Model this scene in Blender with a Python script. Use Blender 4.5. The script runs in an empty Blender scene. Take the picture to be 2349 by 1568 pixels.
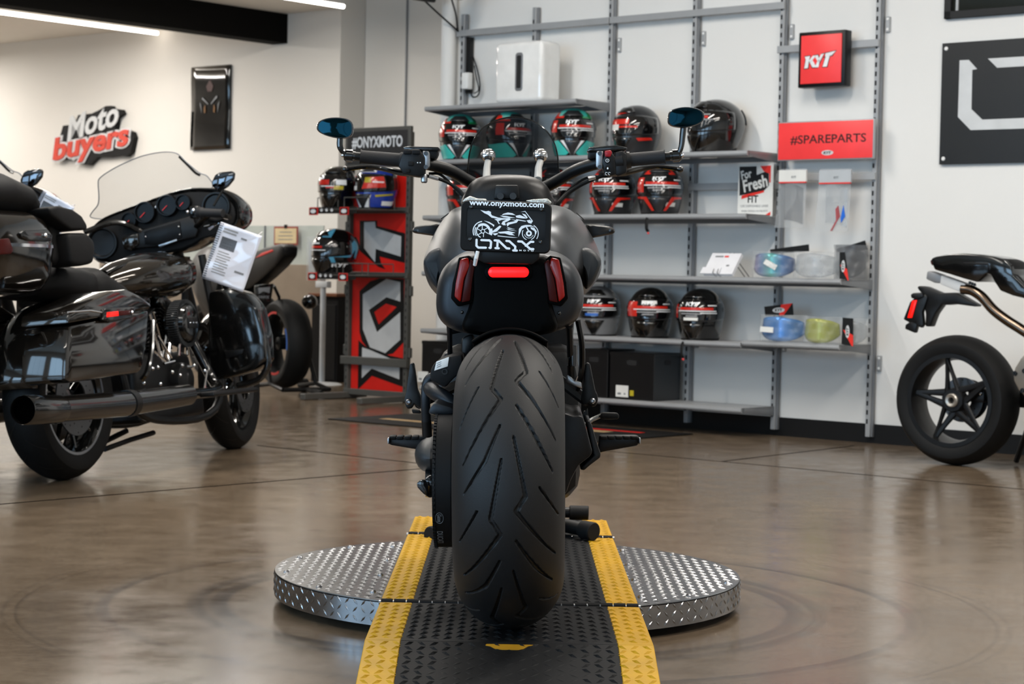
import bpy, bmesh, math, random
from mathutils import Vector, Matrix
from math import sin, cos, pi, radians
random.seed(7)
V = Vector
SC = bpy.context.scene
COL = SC.collection

# ---------------- camera (70 mm lens, slight pitch and roll) ----------------
FPX, CAMZ, HOR, ROLL = 4568.0, .885, 630.0, .020
_p = math.atan((784-HOR)/FPX)
_f = V((0, cos(_p), -sin(_p))); _u0 = V((0, sin(_p), cos(_p))); _r0 = V((1, 0, 0))
_R = _r0*cos(ROLL)+_u0*sin(ROLL); _U = _u0*cos(ROLL)-_r0*sin(ROLL)
CAM = V((0, 0, CAMZ))
cd = bpy.data.cameras.new('camera'); co = bpy.data.objects.new('camera', cd); COL.objects.link(co)
cd.lens = FPX/2349*36; cd.sensor_width = 36; cd.clip_start = .05; cd.clip_end = 200
m3 = Matrix((_R, _U, -_f)).transposed(); co.matrix_world = Matrix.Translation(CAM) @ m3.to_4x4()
cd.dof.use_dof = True; cd.dof.focus_distance = 4.45; cd.dof.aperture_fstop = 10
SC.camera = co

# ---------------- view, world, daylight and room lamps ----------------
SC.view_settings.view_transform = 'Standard'; SC.view_settings.look = 'None'
SC.view_settings.gamma = 1; SC.view_settings.use_curve_mapping = False
SC.view_settings.exposure = 0.0
wd = bpy.data.worlds.new('world'); SC.world = wd; wd.use_nodes = True
wd.node_tree.nodes['Background'].inputs[0].default_value = (.75, .87, 1, 1)
wd.node_tree.nodes['Background'].inputs[1].default_value = 1.0

def area(name, loc, look, sx, sy, power, col):
    l = bpy.data.lights.new(name, 'AREA'); l.shape = 'RECTANGLE'; l.size = sx; l.size_y = sy
    l.energy = power; l.color = col
    o = bpy.data.objects.new(name, l); COL.objects.link(o); o.location = loc
    o.rotation_euler = (V(look)-V(loc)).to_track_quat('-Z', 'Y').to_euler()
    return o

# frame of the shelving wall: x to the right along the wall, y up, z out into the room
WX = V((.7554, -.6553, 0)).normalized(); WN = V((WX.y, -WX.x, 0)); WO = V((2.036, 10.908, 0))
def wl(s, h, z): return WO+WX*s+V((0, 0, h))+WN*z
# daylight through the shop windows behind the camera
WIN = [(-3.4, 13.0), (.6, 13.0), (4.6, 13.0), (8.2, 13.0)]
WPOW = [95, 150, 100, 28]
for (s, z), wp in zip(WIN, WPOW):
    area('window_daylight', wl(s, 1.75, z-.05), wl(s, 1.55, 0), 3.0, 2.7, wp, (.43, .71, 1))
# long unseen strip lamps added under the high ceiling to light the room
FILL_STRIPS = [(-1.6, 3.85, 2.2), (-1.6, 3.85, 6.2), (.9, 3.85, 2.2), (.9, 3.85, 6.2), (3.4, 3.85, 2.2), (3.4, 3.85, 7.4), (5.9, 3.85, 3.4)]

# ---------------- helpers ----------------
def ray(px, py): return _f+_R*((px-1174.5)/FPX)+_U*((784-py)/FPX)
def hit(px, py, P, n):
    d = ray(px, py); return CAM+d*((P-CAM).dot(n)/d.dot(n))
def proj(P):
    q = P-CAM; k = q.dot(_f); return (1174.5+FPX*q.dot(_R)/k, 784-FPX*q.dot(_U)/k)
class Fr:
    """a local frame; at(px,py,axis,value) = local point seen at that pixel on the plane axis=value"""
    def __init__(s, M): s.M = M; s.I = M.inverted()
    def at(s, px, py, ax, v):
        n = V(s.M.col[ax][:3]).normalized(); P = s.M.translation+n*v
        return s.I @ hit(px, py, P, n)
    def w(s, p): return s.M @ V(p)
def mframe(o, x, y, z):
    M = Matrix((x, y, z)).transposed().to_4x4(); M.translation = o; return M
WF = Fr(mframe(WO, WX, V((0, 0, 1)), WN))
def fl(px, py, z=0): return hit(px, py, V((0, 0, z)), V((0, 0, 1)))

def lin(c):
    if isinstance(c, str):
        c = [int(c[i:i+2], 16)/255 for i in (0, 2, 4)]
    return [x/12.92 if x <= .04045 else ((x+.055)/1.055)**2.4 for x in c]
MATS = {}
def mat(name, col, rough=.5, metal=0, var=.06, vs=8, bump=0, bs=120, coat=0, emit=None, es=1, trans=0, alpha=1, spec=.5, ior=1.45, rvar=.08):
    if name in MATS: return MATS[name]
    m = bpy.data.materials.new(name); m.use_nodes = True; MATS[name] = m
    nt = m.node_tree; N = nt.nodes; L = nt.links; b = N['Principled BSDF']
    c = lin(col)
    tc = N.new('ShaderNodeTexCoord'); nz = N.new('ShaderNodeTexNoise'); nz.inputs['Scale'].default_value = vs; nz.inputs['Detail'].default_value = 4
    L.new(tc.outputs['Object'], nz.inputs['Vector'])
    r = N.new('ShaderNodeValToRGB')
    r.color_ramp.elements[0].position = .3; r.color_ramp.elements[1].position = .7
    r.color_ramp.elements[0].color = [x*(1-var) for x in c]+[1]; r.color_ramp.elements[1].color = [min(1, x*(1+var)) for x in c]+[1]
    L.new(nz.outputs['Fac'], r.inputs['Fac']); L.new(r.outputs['Color'], b.inputs['Base Color'])
    mr = N.new('ShaderNodeMapRange'); mr.inputs['To Min'].default_value = max(0.02, rough*(1-rvar)); mr.inputs['To Max'].default_value = min(1, rough*(1+rvar))
    L.new(nz.outputs['Fac'], mr.inputs['Value']); L.new(mr.outputs['Result'], b.inputs['Roughness'])
    b.inputs['Metallic'].default_value = metal; b.inputs['Specular IOR Level'].default_value = spec
    b.inputs['IOR'].default_value = ior; b.inputs['Coat Weight'].default_value = coat; b.inputs['Coat Roughness'].default_value = .06
    b.inputs['Transmission Weight'].default_value = trans; b.inputs['Alpha'].default_value = alpha
    if emit is not None:
        b.inputs['Emission Color'].default_value = lin(emit)+[1]; b.inputs['Emission Strength'].default_value = es
    if bump:
        n2 = N.new('ShaderNodeTexNoise'); n2.inputs['Scale'].default_value = bs; n2.inputs['Detail'].default_value = 3
        L.new(tc.outputs['Object'], n2.inputs['Vector'])
        bp = N.new('ShaderNodeBump'); bp.inputs['Strength'].default_value = bump; bp.inputs['Distance'].default_value = .002
        L.new(n2.outputs['Fac'], bp.inputs['Height']); L.new(bp.outputs['Normal'], b.inputs['Normal'])
    return m
def M_(n): return MATS[n]

def crom(pts, k=6, closed=False):
    pts = [V(p) for p in pts]; n = len(pts); out = []
    rng = range(n) if closed else range(n-1)
    for i in rng:
        p1, p2 = pts[i], pts[(i+1) % n]
        p0 = pts[(i-1) % n] if (closed or i > 0) else p1*2-p2
        p3 = pts[(i+2) % n] if (closed or i+2 < n) else p2*2-p1
        for j in range(k):
            t = j/k
            out.append(.5*((2*p1)+(p2-p0)*t+(2*p0-5*p1+4*p2-p3)*t*t+(3*p1-p0-3*p2+p3)*t**3))
    if not closed: out.append(pts[-1])
    return out

class MB:
    def __init__(s): s.bm = bmesh.new(); s.mi = 0
    def v(s, p): return s.bm.verts.new(p)
    def f(s, vs):
        try:
            fc = s.bm.faces.new(vs); fc.material_index = s.mi; return fc
        except ValueError: return None
    def box(s, c, size, M=None, bev=0, seg=2):
        t = bmesh.new(); bmesh.ops.create_cube(t, size=1)
        bmesh.ops.scale(t, vec=V(size), verts=t.verts)
        if bev: bmesh.ops.bevel(t, geom=t.edges[:], offset=min(bev, min(size)*.49), segments=seg, affect='EDGES', profile=.5)
        bmesh.ops.translate(t, vec=V(c), verts=t.verts)
        if M is not None: bmesh.ops.transform(t, matrix=M, verts=t.verts)
        return s.merge(t)
    def merge(s, t, M=None):
        mp = {}
        for v in t.verts: mp[v] = s.bm.verts.new(M @ v.co if M is not None else v.co)
        for f in t.faces: s.f([mp[v] for v in f.verts])
        t.free(); return s
    def rings(s, rs, capa=True, capb=True, closed=True, loop=False):
        vs = [[s.v(p) for p in r] for r in rs]
        n = len(vs[0]); m = len(vs)
        for i in range(m if loop else m-1):
            a, b = vs[i], vs[(i+1) % m]
            for j in range(n if closed else n-1):
                s.f([a[j], a[(j+1) % n], b[(j+1) % n], b[j]])
        if closed and not loop:
            if capa: s.f(vs[0][::-1])
            if capb: s.f(vs[-1])
        return s
    def tube(s, pts, r, n=10, smooth=0, closed=False, caps=True, sq=None, rot=0):
        """sq=(wx,wy): section half sizes scaled; r scalar or list"""
        pts = [V(p) for p in pts]
        rl = r if isinstance(r, (list, tuple)) else [r]*len(pts)
        if smooth:
            q = crom([(p.x, p.y, p.z) for p in pts], smooth, closed)
            nr = []
            m = len(pts)
            for i in range(len(q)):
                t = i/smooth; a = int(t) % m; b = (a+1) % m if closed else min(a+1, m-1); nr.append(rl[a]+(rl[b]-rl[a])*(t-int(t)))
            pts, rl = q, nr
        m = len(pts); rs = []; up = None
        for i in range(m):
            if closed: d = pts[(i+1) % m]-pts[i-1]
            else: d = pts[min(i+1, m-1)]-pts[max(i-1, 0)]
            d.normalize()
            if up is None:
                up = V((0, 0, 1)) if abs(d.z) < .9 else V((1, 0, 0))
            x = d.cross(up)
            if x.length < 1e-6: x = d.orthogonal()
            x.normalize(); up = x.cross(d).normalized()
            ring = []
            for k in range(n):
                a = 2*pi*k/n+rot
                kx, ky = (cos(a), sin(a))
                if sq: kx *= sq[0]; ky *= sq[1]
                ring.append(pts[i]+(x*kx+up*ky)*rl[i])
            rs.append(ring)
        return s.rings(rs, caps, caps, True, closed)
    def lathe(s, prof, n=32, M=None, a0=0, a1=2*pi, close_prof=False):
        """profile (r, h) around local z"""
        full = abs(a1-a0-2*pi) < 1e-6; M = M or Matrix()
        cols = []
        for k in range(n if full else n+1):
            a = a0+(a1-a0)*k/n
            cols.append([M @ V((r*cos(a), r*sin(a), h)) for r, h in prof])
        vs = [[s.v(p) for p in c] for c in cols]
        m = len(prof)
        for k in range(n):
            a, b = vs[k], vs[(k+1) % len(vs)]
            for j in range(m if close_prof else m-1):
                q = (j+1) % m
                s.f([a[j], b[j], b[q], a[q]])
        bmesh.ops.remove_doubles(s.bm, verts=[v for c in vs for v in c], dist=1e-6)
        return s
    def prism(s, poly, h0, h1, M=None, bev=0, seg=2):
        """2D outline extruded along local z"""
        M = M or Matrix(); t = bmesh.new()
        a = [t.verts.new((p[0], p[1], h0)) for p in poly]
        fc = t.faces.new(a)
        r = bmesh.ops.extrude_face_region(t, geom=[fc])
        ex = [v for v in r['geom'] if isinstance(v, bmesh.types.BMVert)]
        bmesh.ops.translate(t, vec=(0, 0, h1-h0), verts=ex)
        bmesh.ops.recalc_face_normals(t, faces=t.faces)
        if bev: bmesh.ops.bevel(t, geom=[e for e in t.edges], offset=bev, segments=seg, affect='EDGES', profile=.5, clamp_overlap=True)
        big = [f for f in t.faces if len(f.verts) > 4]
        if big: bmesh.ops.triangulate(t, faces=big)
        return s.merge(t, M)
    def sphere(s, c, r, M=None, u=16, v=10):
        r = (r, r, r) if not isinstance(r, (tuple, list)) else r
        t = bmesh.new(); bmesh.ops.create_uvsphere(t, u_segments=u, v_segments=v, radius=1)
        bmesh.ops.scale(t, vec=V(r), verts=t.verts); bmesh.ops.translate(t, vec=V(c), verts=t.verts)
        return s.merge(t, M)
    def grid(s, fn, nu, nv):
        vs = [[s.v(fn(i/nu, j/nv)) for j in range(nv+1)] for i in range(nu+1)]
        for i in range(nu):
            for j in range(nv): s.f([vs[i][j], vs[i+1][j], vs[i+1][j+1], vs[i][j+1]])
        return s
    def loz(s, c, ax, ay, az, ang, L=.024, w=.0065, h=.0022):
        x = ax*cos(ang)+ay*sin(ang); y = ay*cos(ang)-ax*sin(ang)
        a, b = s.v(c-x*L/2), s.v(c+x*L/2); p, q = s.v(c+y*w/2), s.v(c-y*w/2); t = s.v(c+az*h)
        for tri in ((a, q, t), (q, b, t), (b, p, t), (p, a, t)): s.f(tri)
    def build(s, name, m, parent=None, smooth=35, sub=0, solid=0, recalc=True):
        if recalc: bmesh.ops.recalc_face_normals(s.bm, faces=s.bm.faces)
        me = bpy.data.meshes.new(name); s.bm.to_mesh(me); s.bm.free()
        for x in (m if isinstance(m, (list, tuple)) else [m]): me.materials.append(x)
        if smooth:
            me.shade_smooth(); me.set_sharp_from_angle(angle=radians(smooth))
        o = bpy.data.objects.new(name, me); COL.objects.link(o)
        if parent is not None: o.parent = parent
        if solid:
            md = o.modifiers.new('Solidify', 'SOLIDIFY'); md.thickness = solid; md.offset = 0
        if sub:
            md = o.modifiers.new('Subdivision', 'SUBSURF'); md.levels = sub; md.render_levels = sub
        return o
def tag(o, label, cat, group=None, kind=None):
    o['label'] = label; o['category'] = cat
    if group: o['group'] = group
    if kind: o['kind'] = kind
    return o
def struct(o): o['kind'] = 'structure'; return o
def empty(name, label, cat, M=None, group=None):
    o = bpy.data.objects.new(name, None); COL.objects.link(o); o.empty_display_size = .1
    if M is not None: o.matrix_world = M
    return tag(o, label, cat, group)
def box(name, c, size, m, parent=None, bev=0, M=None, seg=2):
    return MB().box(c, size, M, bev, seg).build(name, m, parent)
def tube(name, pts, r, m, parent=None, smooth=0, n=10, **k):
    return MB().tube(pts, r, n, smooth, **k).build(name, m, parent)
def prism(name, poly, h0, h1, m, parent=None, M=None, bev=0):
    return MB().prism(poly, h0, h1, M, bev).build(name, m, parent)
def TR(loc=(0, 0, 0), rot=(0, 0, 0)):
    from mathutils import Euler
    return Matrix.Translation(V(loc)) @ Euler(rot).to_matrix().to_4x4()
AX_X = Matrix.Rotation(pi/2, 4, 'Y')    # lathe axis z -> x
AX_Y = Matrix.Rotation(-pi/2, 4, 'X')   # lathe axis z -> y
def text_mesh(s, w=None, h=None, depth=.001, bold=0, shear=0, space=1.0):
    cu = bpy.data.curves.new('t', 'FONT'); cu.body = s; cu.size = 1; cu.offset = bold; cu.shear = shear; cu.space_character = space
    cu.align_x = 'CENTER'; cu.extrude = 0; cu.resolution_u = 3
    o = bpy.data.objects.new('t', cu); COL.objects.link(o)
    dg = bpy.context.evaluated_depsgraph_get(); me = bpy.data.meshes.new_from_object(o.evaluated_get(dg))
    bpy.data.objects.remove(o); bpy.data.curves.remove(cu)
    bm = bmesh.new(); bm.from_mesh(me); bpy.data.meshes.remove(me)
    xs = [v.co.x for v in bm.verts]; ys = [v.co.y for v in bm.verts]
    cx, cy = (min(xs)+max(xs))/2, (min(ys)+max(ys))/2; bw, bh = max(xs)-min(xs), max(ys)-min(ys)
    sx = w/bw if w else None; sy = h/bh if h else None
    sx = sx or sy; sy = sy or sx
    for v in bm.verts: v.co = ((v.co.x-cx)*sx, (v.co.y-cy)*sy, 0)
    if depth:
        r = bmesh.ops.extrude_face_region(bm, geom=bm.faces[:])
        bmesh.ops.translate(bm, vec=(0, 0, depth), verts=[v for v in r['geom'] if isinstance(v, bmesh.types.BMVert)])
    return bm
def text(name, s, w, h, M, m, parent=None, depth=.001, **k):
    b = MB(); b.merge(text_mesh(s, w, h, depth, **k), M); return b.build(name, m, parent, smooth=0)
def copy_tree(o, parent=None):
    c = o.copy(); COL.objects.link(c)
    if parent is not None: c.parent = parent
    for ch in o.children: copy_tree(ch, c)
    return c
# ---------------- materials of the room ----------------
mat('wall_white', 'e2e1de', .75, var=.012, vs=1.5, bump=.05, bs=200)
mat('wall_warm', 'd8d4cd', .75, var=.012, vs=1.2, bump=.05, bs=200)
mat('ceil', 'e6e1d8', .8, var=.015)
mat('black_gloss', '0b0b0b', .12, coat=.6, var=.1)
mat('black_satin', '0d0d0e', .40, var=.12, spec=.38)
mat('black_matte', '0f0f10', .62, spec=.28, var=.12, bump=.05)
mat('base_black', '0d0d0e', .45)
mat('beam_black', '080706', .8, spec=.1)
mat('grey_metal', 'a4a6a8', .42, metal=.25, var=.04)
mat('grey_metal_dk', '7d7f82', .42, metal=.25, var=.04)
mat('slot_dark', '1a1a1b', .7)
mat('white_plastic', 'e9e9e7', .3)
mat('white_gloss', 'ececea', .08, coat=.8)
mat('paper', 'e6e6ea', .35, coat=.5)
mat('red_paint', 'd0211b', .35)
mat('red_bright', 'e0372f', .3)
mat('chrome', 'd8d8da', .08, metal=1)
mat('steel', 'a9a9ab', .3, metal=1)
mat('alu', '97989a', .25, metal=1, var=.1, vs=30, bump=.08, bs=60)
mat('rubber', '0c0c0c', .62, spec=.28, var=.15, vs=20, bump=.12, bs=400)
mat('rubber_worn', '131314', .58, var=.25, vs=9, bump=.12, bs=500)
mat('lamp', 'ffffff', .4, emit='fff6ea', es=13)
mat('silver_white', 'c9cbcc', .4)
mat('letter_white', 'e8eaec', .4)
mat('yellow', 'b98c12', .55, spec=.3, var=.12, vs=14, bump=.1, bs=80)
mat('ramp_black', '0f0f10', .65, spec=.22, var=.2, vs=18, bump=.1, bs=90)

# polished concrete floor
fm = bpy.data.materials.new('floor_concrete'); fm.use_nodes = True
nt = fm.node_tree; N = nt.nodes; L = nt.links; b = N['Principled BSDF']
tc = N.new('ShaderNodeTexCoord')
def noise(scale, detail=5, rough=.55, vec=None):
    n = N.new('ShaderNodeTexNoise'); n.inputs['Scale'].default_value = scale; n.inputs['Detail'].default_value = detail; n.inputs['Roughness'].default_value = rough
    L.new(vec or tc.outputs['Object'], n.inputs['Vector']); return n
n1 = noise(.9, 6); n2 = noise(7, 6); n3 = noise(60, 3)
r1 = N.new('ShaderNodeValToRGB'); e = r1.color_ramp.elements
e[0].position = .3; e[1].position = .72
e[0].color = lin('5e5041')+[1]; e[1].color = lin('736453')+[1]
L.new(n1.outputs['Fac'], r1.inputs['Fac'])
r2 = N.new('ShaderNodeValToRGB'); e = r2.color_ramp.elements
e[0].position = .28; e[1].position = .75; e[0].color = (.72, .70, .68, 1); e[1].color = (1.12, 1.12, 1.12, 1)
L.new(n2.outputs['Fac'], r2.inputs['Fac'])
mx = N.new('ShaderNodeMixRGB'); mx.blend_type = 'MULTIPLY'; mx.inputs[0].default_value = .32
L.new(r1.outputs['Color'], mx.inputs[1]); L.new(r2.outputs['Color'], mx.inputs[2])
# rubbed arcs left on the floor round the turntable
sub = N.new('ShaderNodeVectorMath'); sub.operation = 'SUBTRACT'; sub.inputs[1].default_value = (0.0, 5.35, 0)
L.new(tc.outputs['Object'], sub.inputs[0])
ln = N.new('ShaderNodeVectorMath'); ln.operation = 'LENGTH'; L.new(sub.outputs['Vector'], ln.inputs[0])
rr = N.new('ShaderNodeValToRGB'); cr = rr.color_ramp
stops = [(0, 0), (.74, 0), (.752, .9), (.79, .6), (.80, .15), (.82, .8), (.85, .45), (.86, 0), (1.05, 0), (1.06, .8), (1.085, .55), (1.095, 0), (1.11, .4), (1.12, 0), (1.28, 0), (1.287, .7), (1.295, 0), (1.315, 0), (1.32, .5), (1.327, 0)]
cr.elements[0].position = 0; cr.elements[0].color = (0, 0, 0, 1); cr.elements[1].position = 1; cr.elements[1].color = (0, 0, 0, 1)
for p, c in stops[1:]:
    el = cr.elements.new(p/1.5); el.color = (c, c, c, 1)
dv = N.new('ShaderNodeMath'); dv.operation = 'DIVIDE'; dv.inputs[1].default_value = 1.5
L.new(ln.outputs['Value'], dv.inputs[0]); L.new(dv.outputs[0], rr.inputs['Fac'])
n4 = noise(.75, 2); r4 = N.new('ShaderNodeValToRGB'); r4.color_ramp.elements[0].position = .30; r4.color_ramp.elements[1].position = .60; r4.color_ramp.elements[0].color = (.3, .3, .3, 1)
L.new(n4.outputs['Fac'], r4.inputs['Fac'])
mm = N.new('ShaderNodeMath'); mm.operation = 'MULTIPLY'; L.new(rr.outputs['Color'], mm.inputs[0]); L.new(r4.outputs['Color'], mm.inputs[1])
m2 = N.new('ShaderNodeMath'); m2.operation = 'MULTIPLY'; m2.inputs[1].default_value = .85; L.new(mm.outputs[0], m2.inputs[0])
mx2 = N.new('ShaderNodeMixRGB'); mx2.inputs[2].default_value = lin('2b241f')+[1]
sp = N.new('ShaderNodeValToRGB'); sp.color_ramp.elements[0].position = .35; sp.color_ramp.elements[1].position = .65; sp.color_ramp.elements[0].color = (.84, .84, .84, 1); sp.color_ramp.elements[1].color = (1.12, 1.12, 1.12, 1)
L.new(n3.outputs['Fac'], sp.inputs['Fac'])
mx3 = N.new('ShaderNodeMixRGB'); mx3.blend_type = 'MULTIPLY'; mx3.inputs[0].default_value = 1.0; L.new(mx.outputs['Color'], mx3.inputs[1]); L.new(sp.outputs['Color'], mx3.inputs[2])
L.new(m2.outputs[0], mx2.inputs[0]); L.new(mx3.outputs['Color'], mx2.inputs[1]); L.new(mx2.outputs['Color'], b.inputs['Base Color'])
mr = N.new('ShaderNodeMapRange'); mr.inputs['From Min'].default_value = .3; mr.inputs['From Max'].default_value = .7; mr.inputs['To Min'].default_value = .13; mr.inputs['To Max'].default_value = .26
L.new(n2.outputs['Fac'], mr.inputs['Value']); L.new(mr.outputs['Result'], b.inputs['Roughness'])
bp = N.new('ShaderNodeBump'); bp.inputs['Strength'].default_value = .012; bp.inputs['Distance'].default_value = .01
L.new(n2.outputs['Fac'], bp.inputs['Height']); L.new(bp.outputs['Normal'], b.inputs['Normal'])
b.inputs['Specular IOR Level'].default_value = .36

# ---------------- room shell ----------------
WM = WF.M
def wbox(name, s0, s1, h0, h1, z0, z1, m, parent=None, bev=0):
    return box(name, ((s0+s1)/2, (h0+h1)/2, (z0+z1)/2), (abs(s1-s0), abs(h1-h0), abs(z1-z0)), m, parent, bev, WM)
ZL = -2.6; SCN = -3.36; CH = 4.2; SJ = -7.0; LC = 3.175
floor = struct(wbox('floor', -14, 10, -.1, 0, -3.1, 13.2, fm))
struct(wbox('wall_back', SCN, 10, 0, CH, -.2, 0, M_('wall_white')))
struct(wbox('wall_corner', SJ+.005, 10, 0, CH, ZL-.45, ZL-.3, M_('wall_warm')))
struct(wbox('wall_left', -14, SJ, 0, CH, ZL-.45, ZL, M_('wall_warm')))
struct(wbox('wall_side', -14.2, -14, 0, CH, -3.1, 13.2, M_('wall_warm')))
struct(wbox('wall_right', 10, 10.2, 0, CH, -3.1, 13.2, M_('wall_white')))
struct(wbox('ceiling', -14, 10, CH, CH+.1, -3.1, 13.2, M_('ceil')))
struct(wbox('ceiling_left', -14, SJ, LC, CH-.01, ZL, 13, M_('ceil')))
# shop front behind the camera: sill, header, posts and panes
struct(wbox('wall_front', -14, 10, 0, .35, 13, 13.15, M_('wall_white')))
struct(wbox('wall_front_header', -14, 10, 3.2, CH, 13, 13.15, M_('wall_white')))
prev = -14
for i, (s, z) in enumerate(WIN):
    struct(wbox('wall_front_post', prev, s-1.55, .35, 3.2, 13, 13.15, M_('wall_white'))); prev = s+1.55
    w = struct(empty('window_%d' % (i+2), 'x', 'x')); del w['label'], w['category']
    for a in (-1.55, -.52, .52, 1.51):
        wbox('window_frame', s+a, s+a+.04, .35, 3.2, 13.0, 13.08, M_('black_satin'), w)
    wbox('window_pane', s-1.54, s+1.54, .36, 3.19, 13.03, 13.036, mat('shop_glass', 'd8e4ea', .03, alpha=.12), w)
struct(wbox('wall_front_post', prev, 10, .35, 3.2, 13, 13.15, M_('wall_white')))
struct(wbox('baseboard_back', SCN+.01, 10, 0, .105, 0, .012, M_('base_black')))
# black ceiling beam
bp_ = WF.at(630, 102, 2, ZL)
sb1 = WF.at(660, 68, 2, ZL)[0]
struct(wbox('trim_1', sb1-.2, sb1, bp_[1], LC-.001, ZL+.001, 12.9, M_('beam_black')))
# saw-cut joints in the slab
for a, c in (((0, 1156), (985, 1073)), ((590, 1021), (985, 1065)), ((1655, 1058), (2349, 1122)), ((1655, 1058), (1960, 1022)), ((1655, 1058), (1390, 1034))):
    p, q = fl(*a), fl(*c); d = (q-p).normalized()
    if a == (0, 1156): p = p-d*2
    if c[0] == 2349: q = q+d*2
    n = V((-d.y, d.x, 0))*.008; up = V((0, 0, .0006))
    mb = MB(); mb.f([mb.v(x+up) for x in (p+n, p-n, q-n, q+n)]); mb.build('joint', mat('joint_dark', '0b0a0a', 1.0, spec=0), floor, smooth=0)

# ceiling strip lamps: two seen under the low ceiling, unseen ones added under the high one
def strip(name_label, p, q, r=.018, power=0):
    o = empty('strip_light', name_label, 'lamp', group='ceiling strip lights')
    d = (q-p).normalized()
    tube('tube', [p, q], r, M_('lamp'), o, n=12)
    tube('housing', [p+V((0, 0, .02)), q+V((0, 0, .02))], .012, M_('white_plastic'), o, n=8)
    return o
zc = LC-.065
a1, c1 = fl(361, 76, zc), fl(0, 28, zc)
strip('white strip light left of the black ceiling beam', a1, a1+(c1-a1).normalized()*3.6)
a2 = fl(788, 15, zc); 
s2 = strip('white strip light right of the black beam, at the top edge', a2, a2+WN*3.6)
for k in (.3, 1.8, 3.3):
    p_ = a2+WN*k; tube('hanger', [p_+V((0, 0, .02)), p_-WX*.42+V((0, 0, .055))], .008, M_('white_plastic'), s2, n=6)
# light given by the strips
sl = area('strip_glow', a1+WN*2.5-V((0, 0, .04)), a1+WN*2.5-V((0, 0, 1)), .06, 3.2, 125, (1, .95, .89))
sl2 = area('strip_glow', a2+WN*2.3-V((0, 0, .04)), a2+WN*2.3-V((0, 0, 1)), .06, 3.2, 80, (1, .95, .88))
ang = math.atan2(WN.y, WN.x)-pi/2
for l_ in (sl, sl2): l_.rotation_euler = (0, 0, ang)
p = wl(-12.35, zc, -1.9); strip('long ceiling strip light under the low ceiling, beyond the left edge', p, p+WN*3.2)
l_ = area('strip_glow', p+WN*1.6-V((0, 0, .04)), p+WN*1.6-V((0, 0, 1)), .06, 3.2, 110, (1, .95, .89)); l_.rotation_euler = (0, 0, ang)
for (s, h, z) in FILL_STRIPS:  # added lamps out of view, there only for their light
    p = wl(s, h, z); q = wl(s, h, z+3.2)
    strip('added long ceiling strip light under the high ceiling, out of view', p, q, .022)
    l_ = area('strip_glow', wl(s, h-.05, z+1.6), wl(s, h-1, z+1.6), .08, 3.2, 112 if z < 4 else 26, (1, .95, .88)); l_.rotation_euler = (0, 0, ang)

# corner pipe, thin conduit
pc = WF.at(1028, 200, 2, .06)
o = tube('drain_pipe', [wl(pc[0], .0, .06), wl(pc[0], CH-.01, .06)], .05, M_('wall_white'), n=20); tag(o, 'white vertical pipe in the wall corner beside the shelving', 'pipe')
q = WF.at(930, 150, 2, ZL-.28)
o = tube('conduit', [wl(q[0], .9, ZL-.288), wl(q[0], CH-.01, ZL-.288)], .008, M_('grey_metal_dk'), n=8); tag(o, 'thin grey conduit running up the corner wall above the header sign', 'conduit')

# ---------------- turntable ----------------
TZ, RZ, TR_ = .085, .105, .628
TC = V((.0, 5.38, 0))
tt = empty('turntable', 'round silver diamond plate turntable under the ramp', 'turntable', Matrix.Translation(TC))
mb = MB(); mb.lathe([(0, TZ-.004), (TR_-.002, TZ-.004), (TR_, TZ-.002), (TR_-.001, TZ), (0, TZ)], 96); mb.build('deck', M_('alu'), tt)
mb = MB(); mb.lathe([(TR_-.006, .022), (TR_, .022), (TR_, TZ-.005), (TR_-.006, TZ-.005)], 96, close_prof=True); mb.build('rim', M_('alu'), tt)
mb = MB(); mb.lathe([(0, .03), (.52, .03), (.52, 0), (0, 0)], 48); mb.build('base', M_('base_black'), tt)
mb = MB(); P = .0265; X, Y, Z = V((1, 0, 0)), V((0, 1, 0)), V((0, 0, 1))
for i in range(-26, 27):
    for j in range(-26, 27):
        x, y = i*P, j*P
        if x*x+y*y < (TR_-.012)**2 and abs(x) > .30:
            mb.loz(V((x, y, TZ)), X, Y, Z, pi/4 if (i+j) % 2 else -pi/4, .026, .007, .0024)
o = mb.build('tread_pattern', M_('alu'), tt, smooth=0, recalc=False); o['kind'] = 'stuff'
mb = MB(); nn = int(2*pi*TR_/P)//2*2
for i in range(nn):
    a = 2*pi*i/nn; er = V((cos(a), sin(a), 0)); et = V((-sin(a), cos(a), 0))
    for j, h in enumerate((.0345, .0555, .0745)):
        mb.loz(er*TR_+V((0, 0, h)), et, Z, er, (pi/4 if (i+j) % 2 else -pi/4), .021, .006, .0022)
o = mb.build('rim_pattern', M_('alu'), tt, smooth=0, recalc=False); o['kind'] = 'stuff'
for k in range(14):
    a = 2*pi*k/14+.2; x, y = (TR_-.03)*cos(a), (TR_-.03)*sin(a)
    if abs(x) > .33:
        mb = MB(); mb.lathe([(0, TZ+.006), (.005, TZ+.006), (.008, TZ+.002), (.008, TZ)], 10, Matrix.Translation((x, y, 0))); mb.build('bolt', M_('steel'), tt)
for sx in (-.335, .335):
    for y in (-.42, -.14, .14, .42):
        mb = MB(); mb.lathe([(0, TZ+.006), (.005, TZ+.006), (.008, TZ+.002), (.008, TZ)], 10, Matrix.Translation((sx, y, 0))); mb.build('bolt', M_('steel'), tt)

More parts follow.
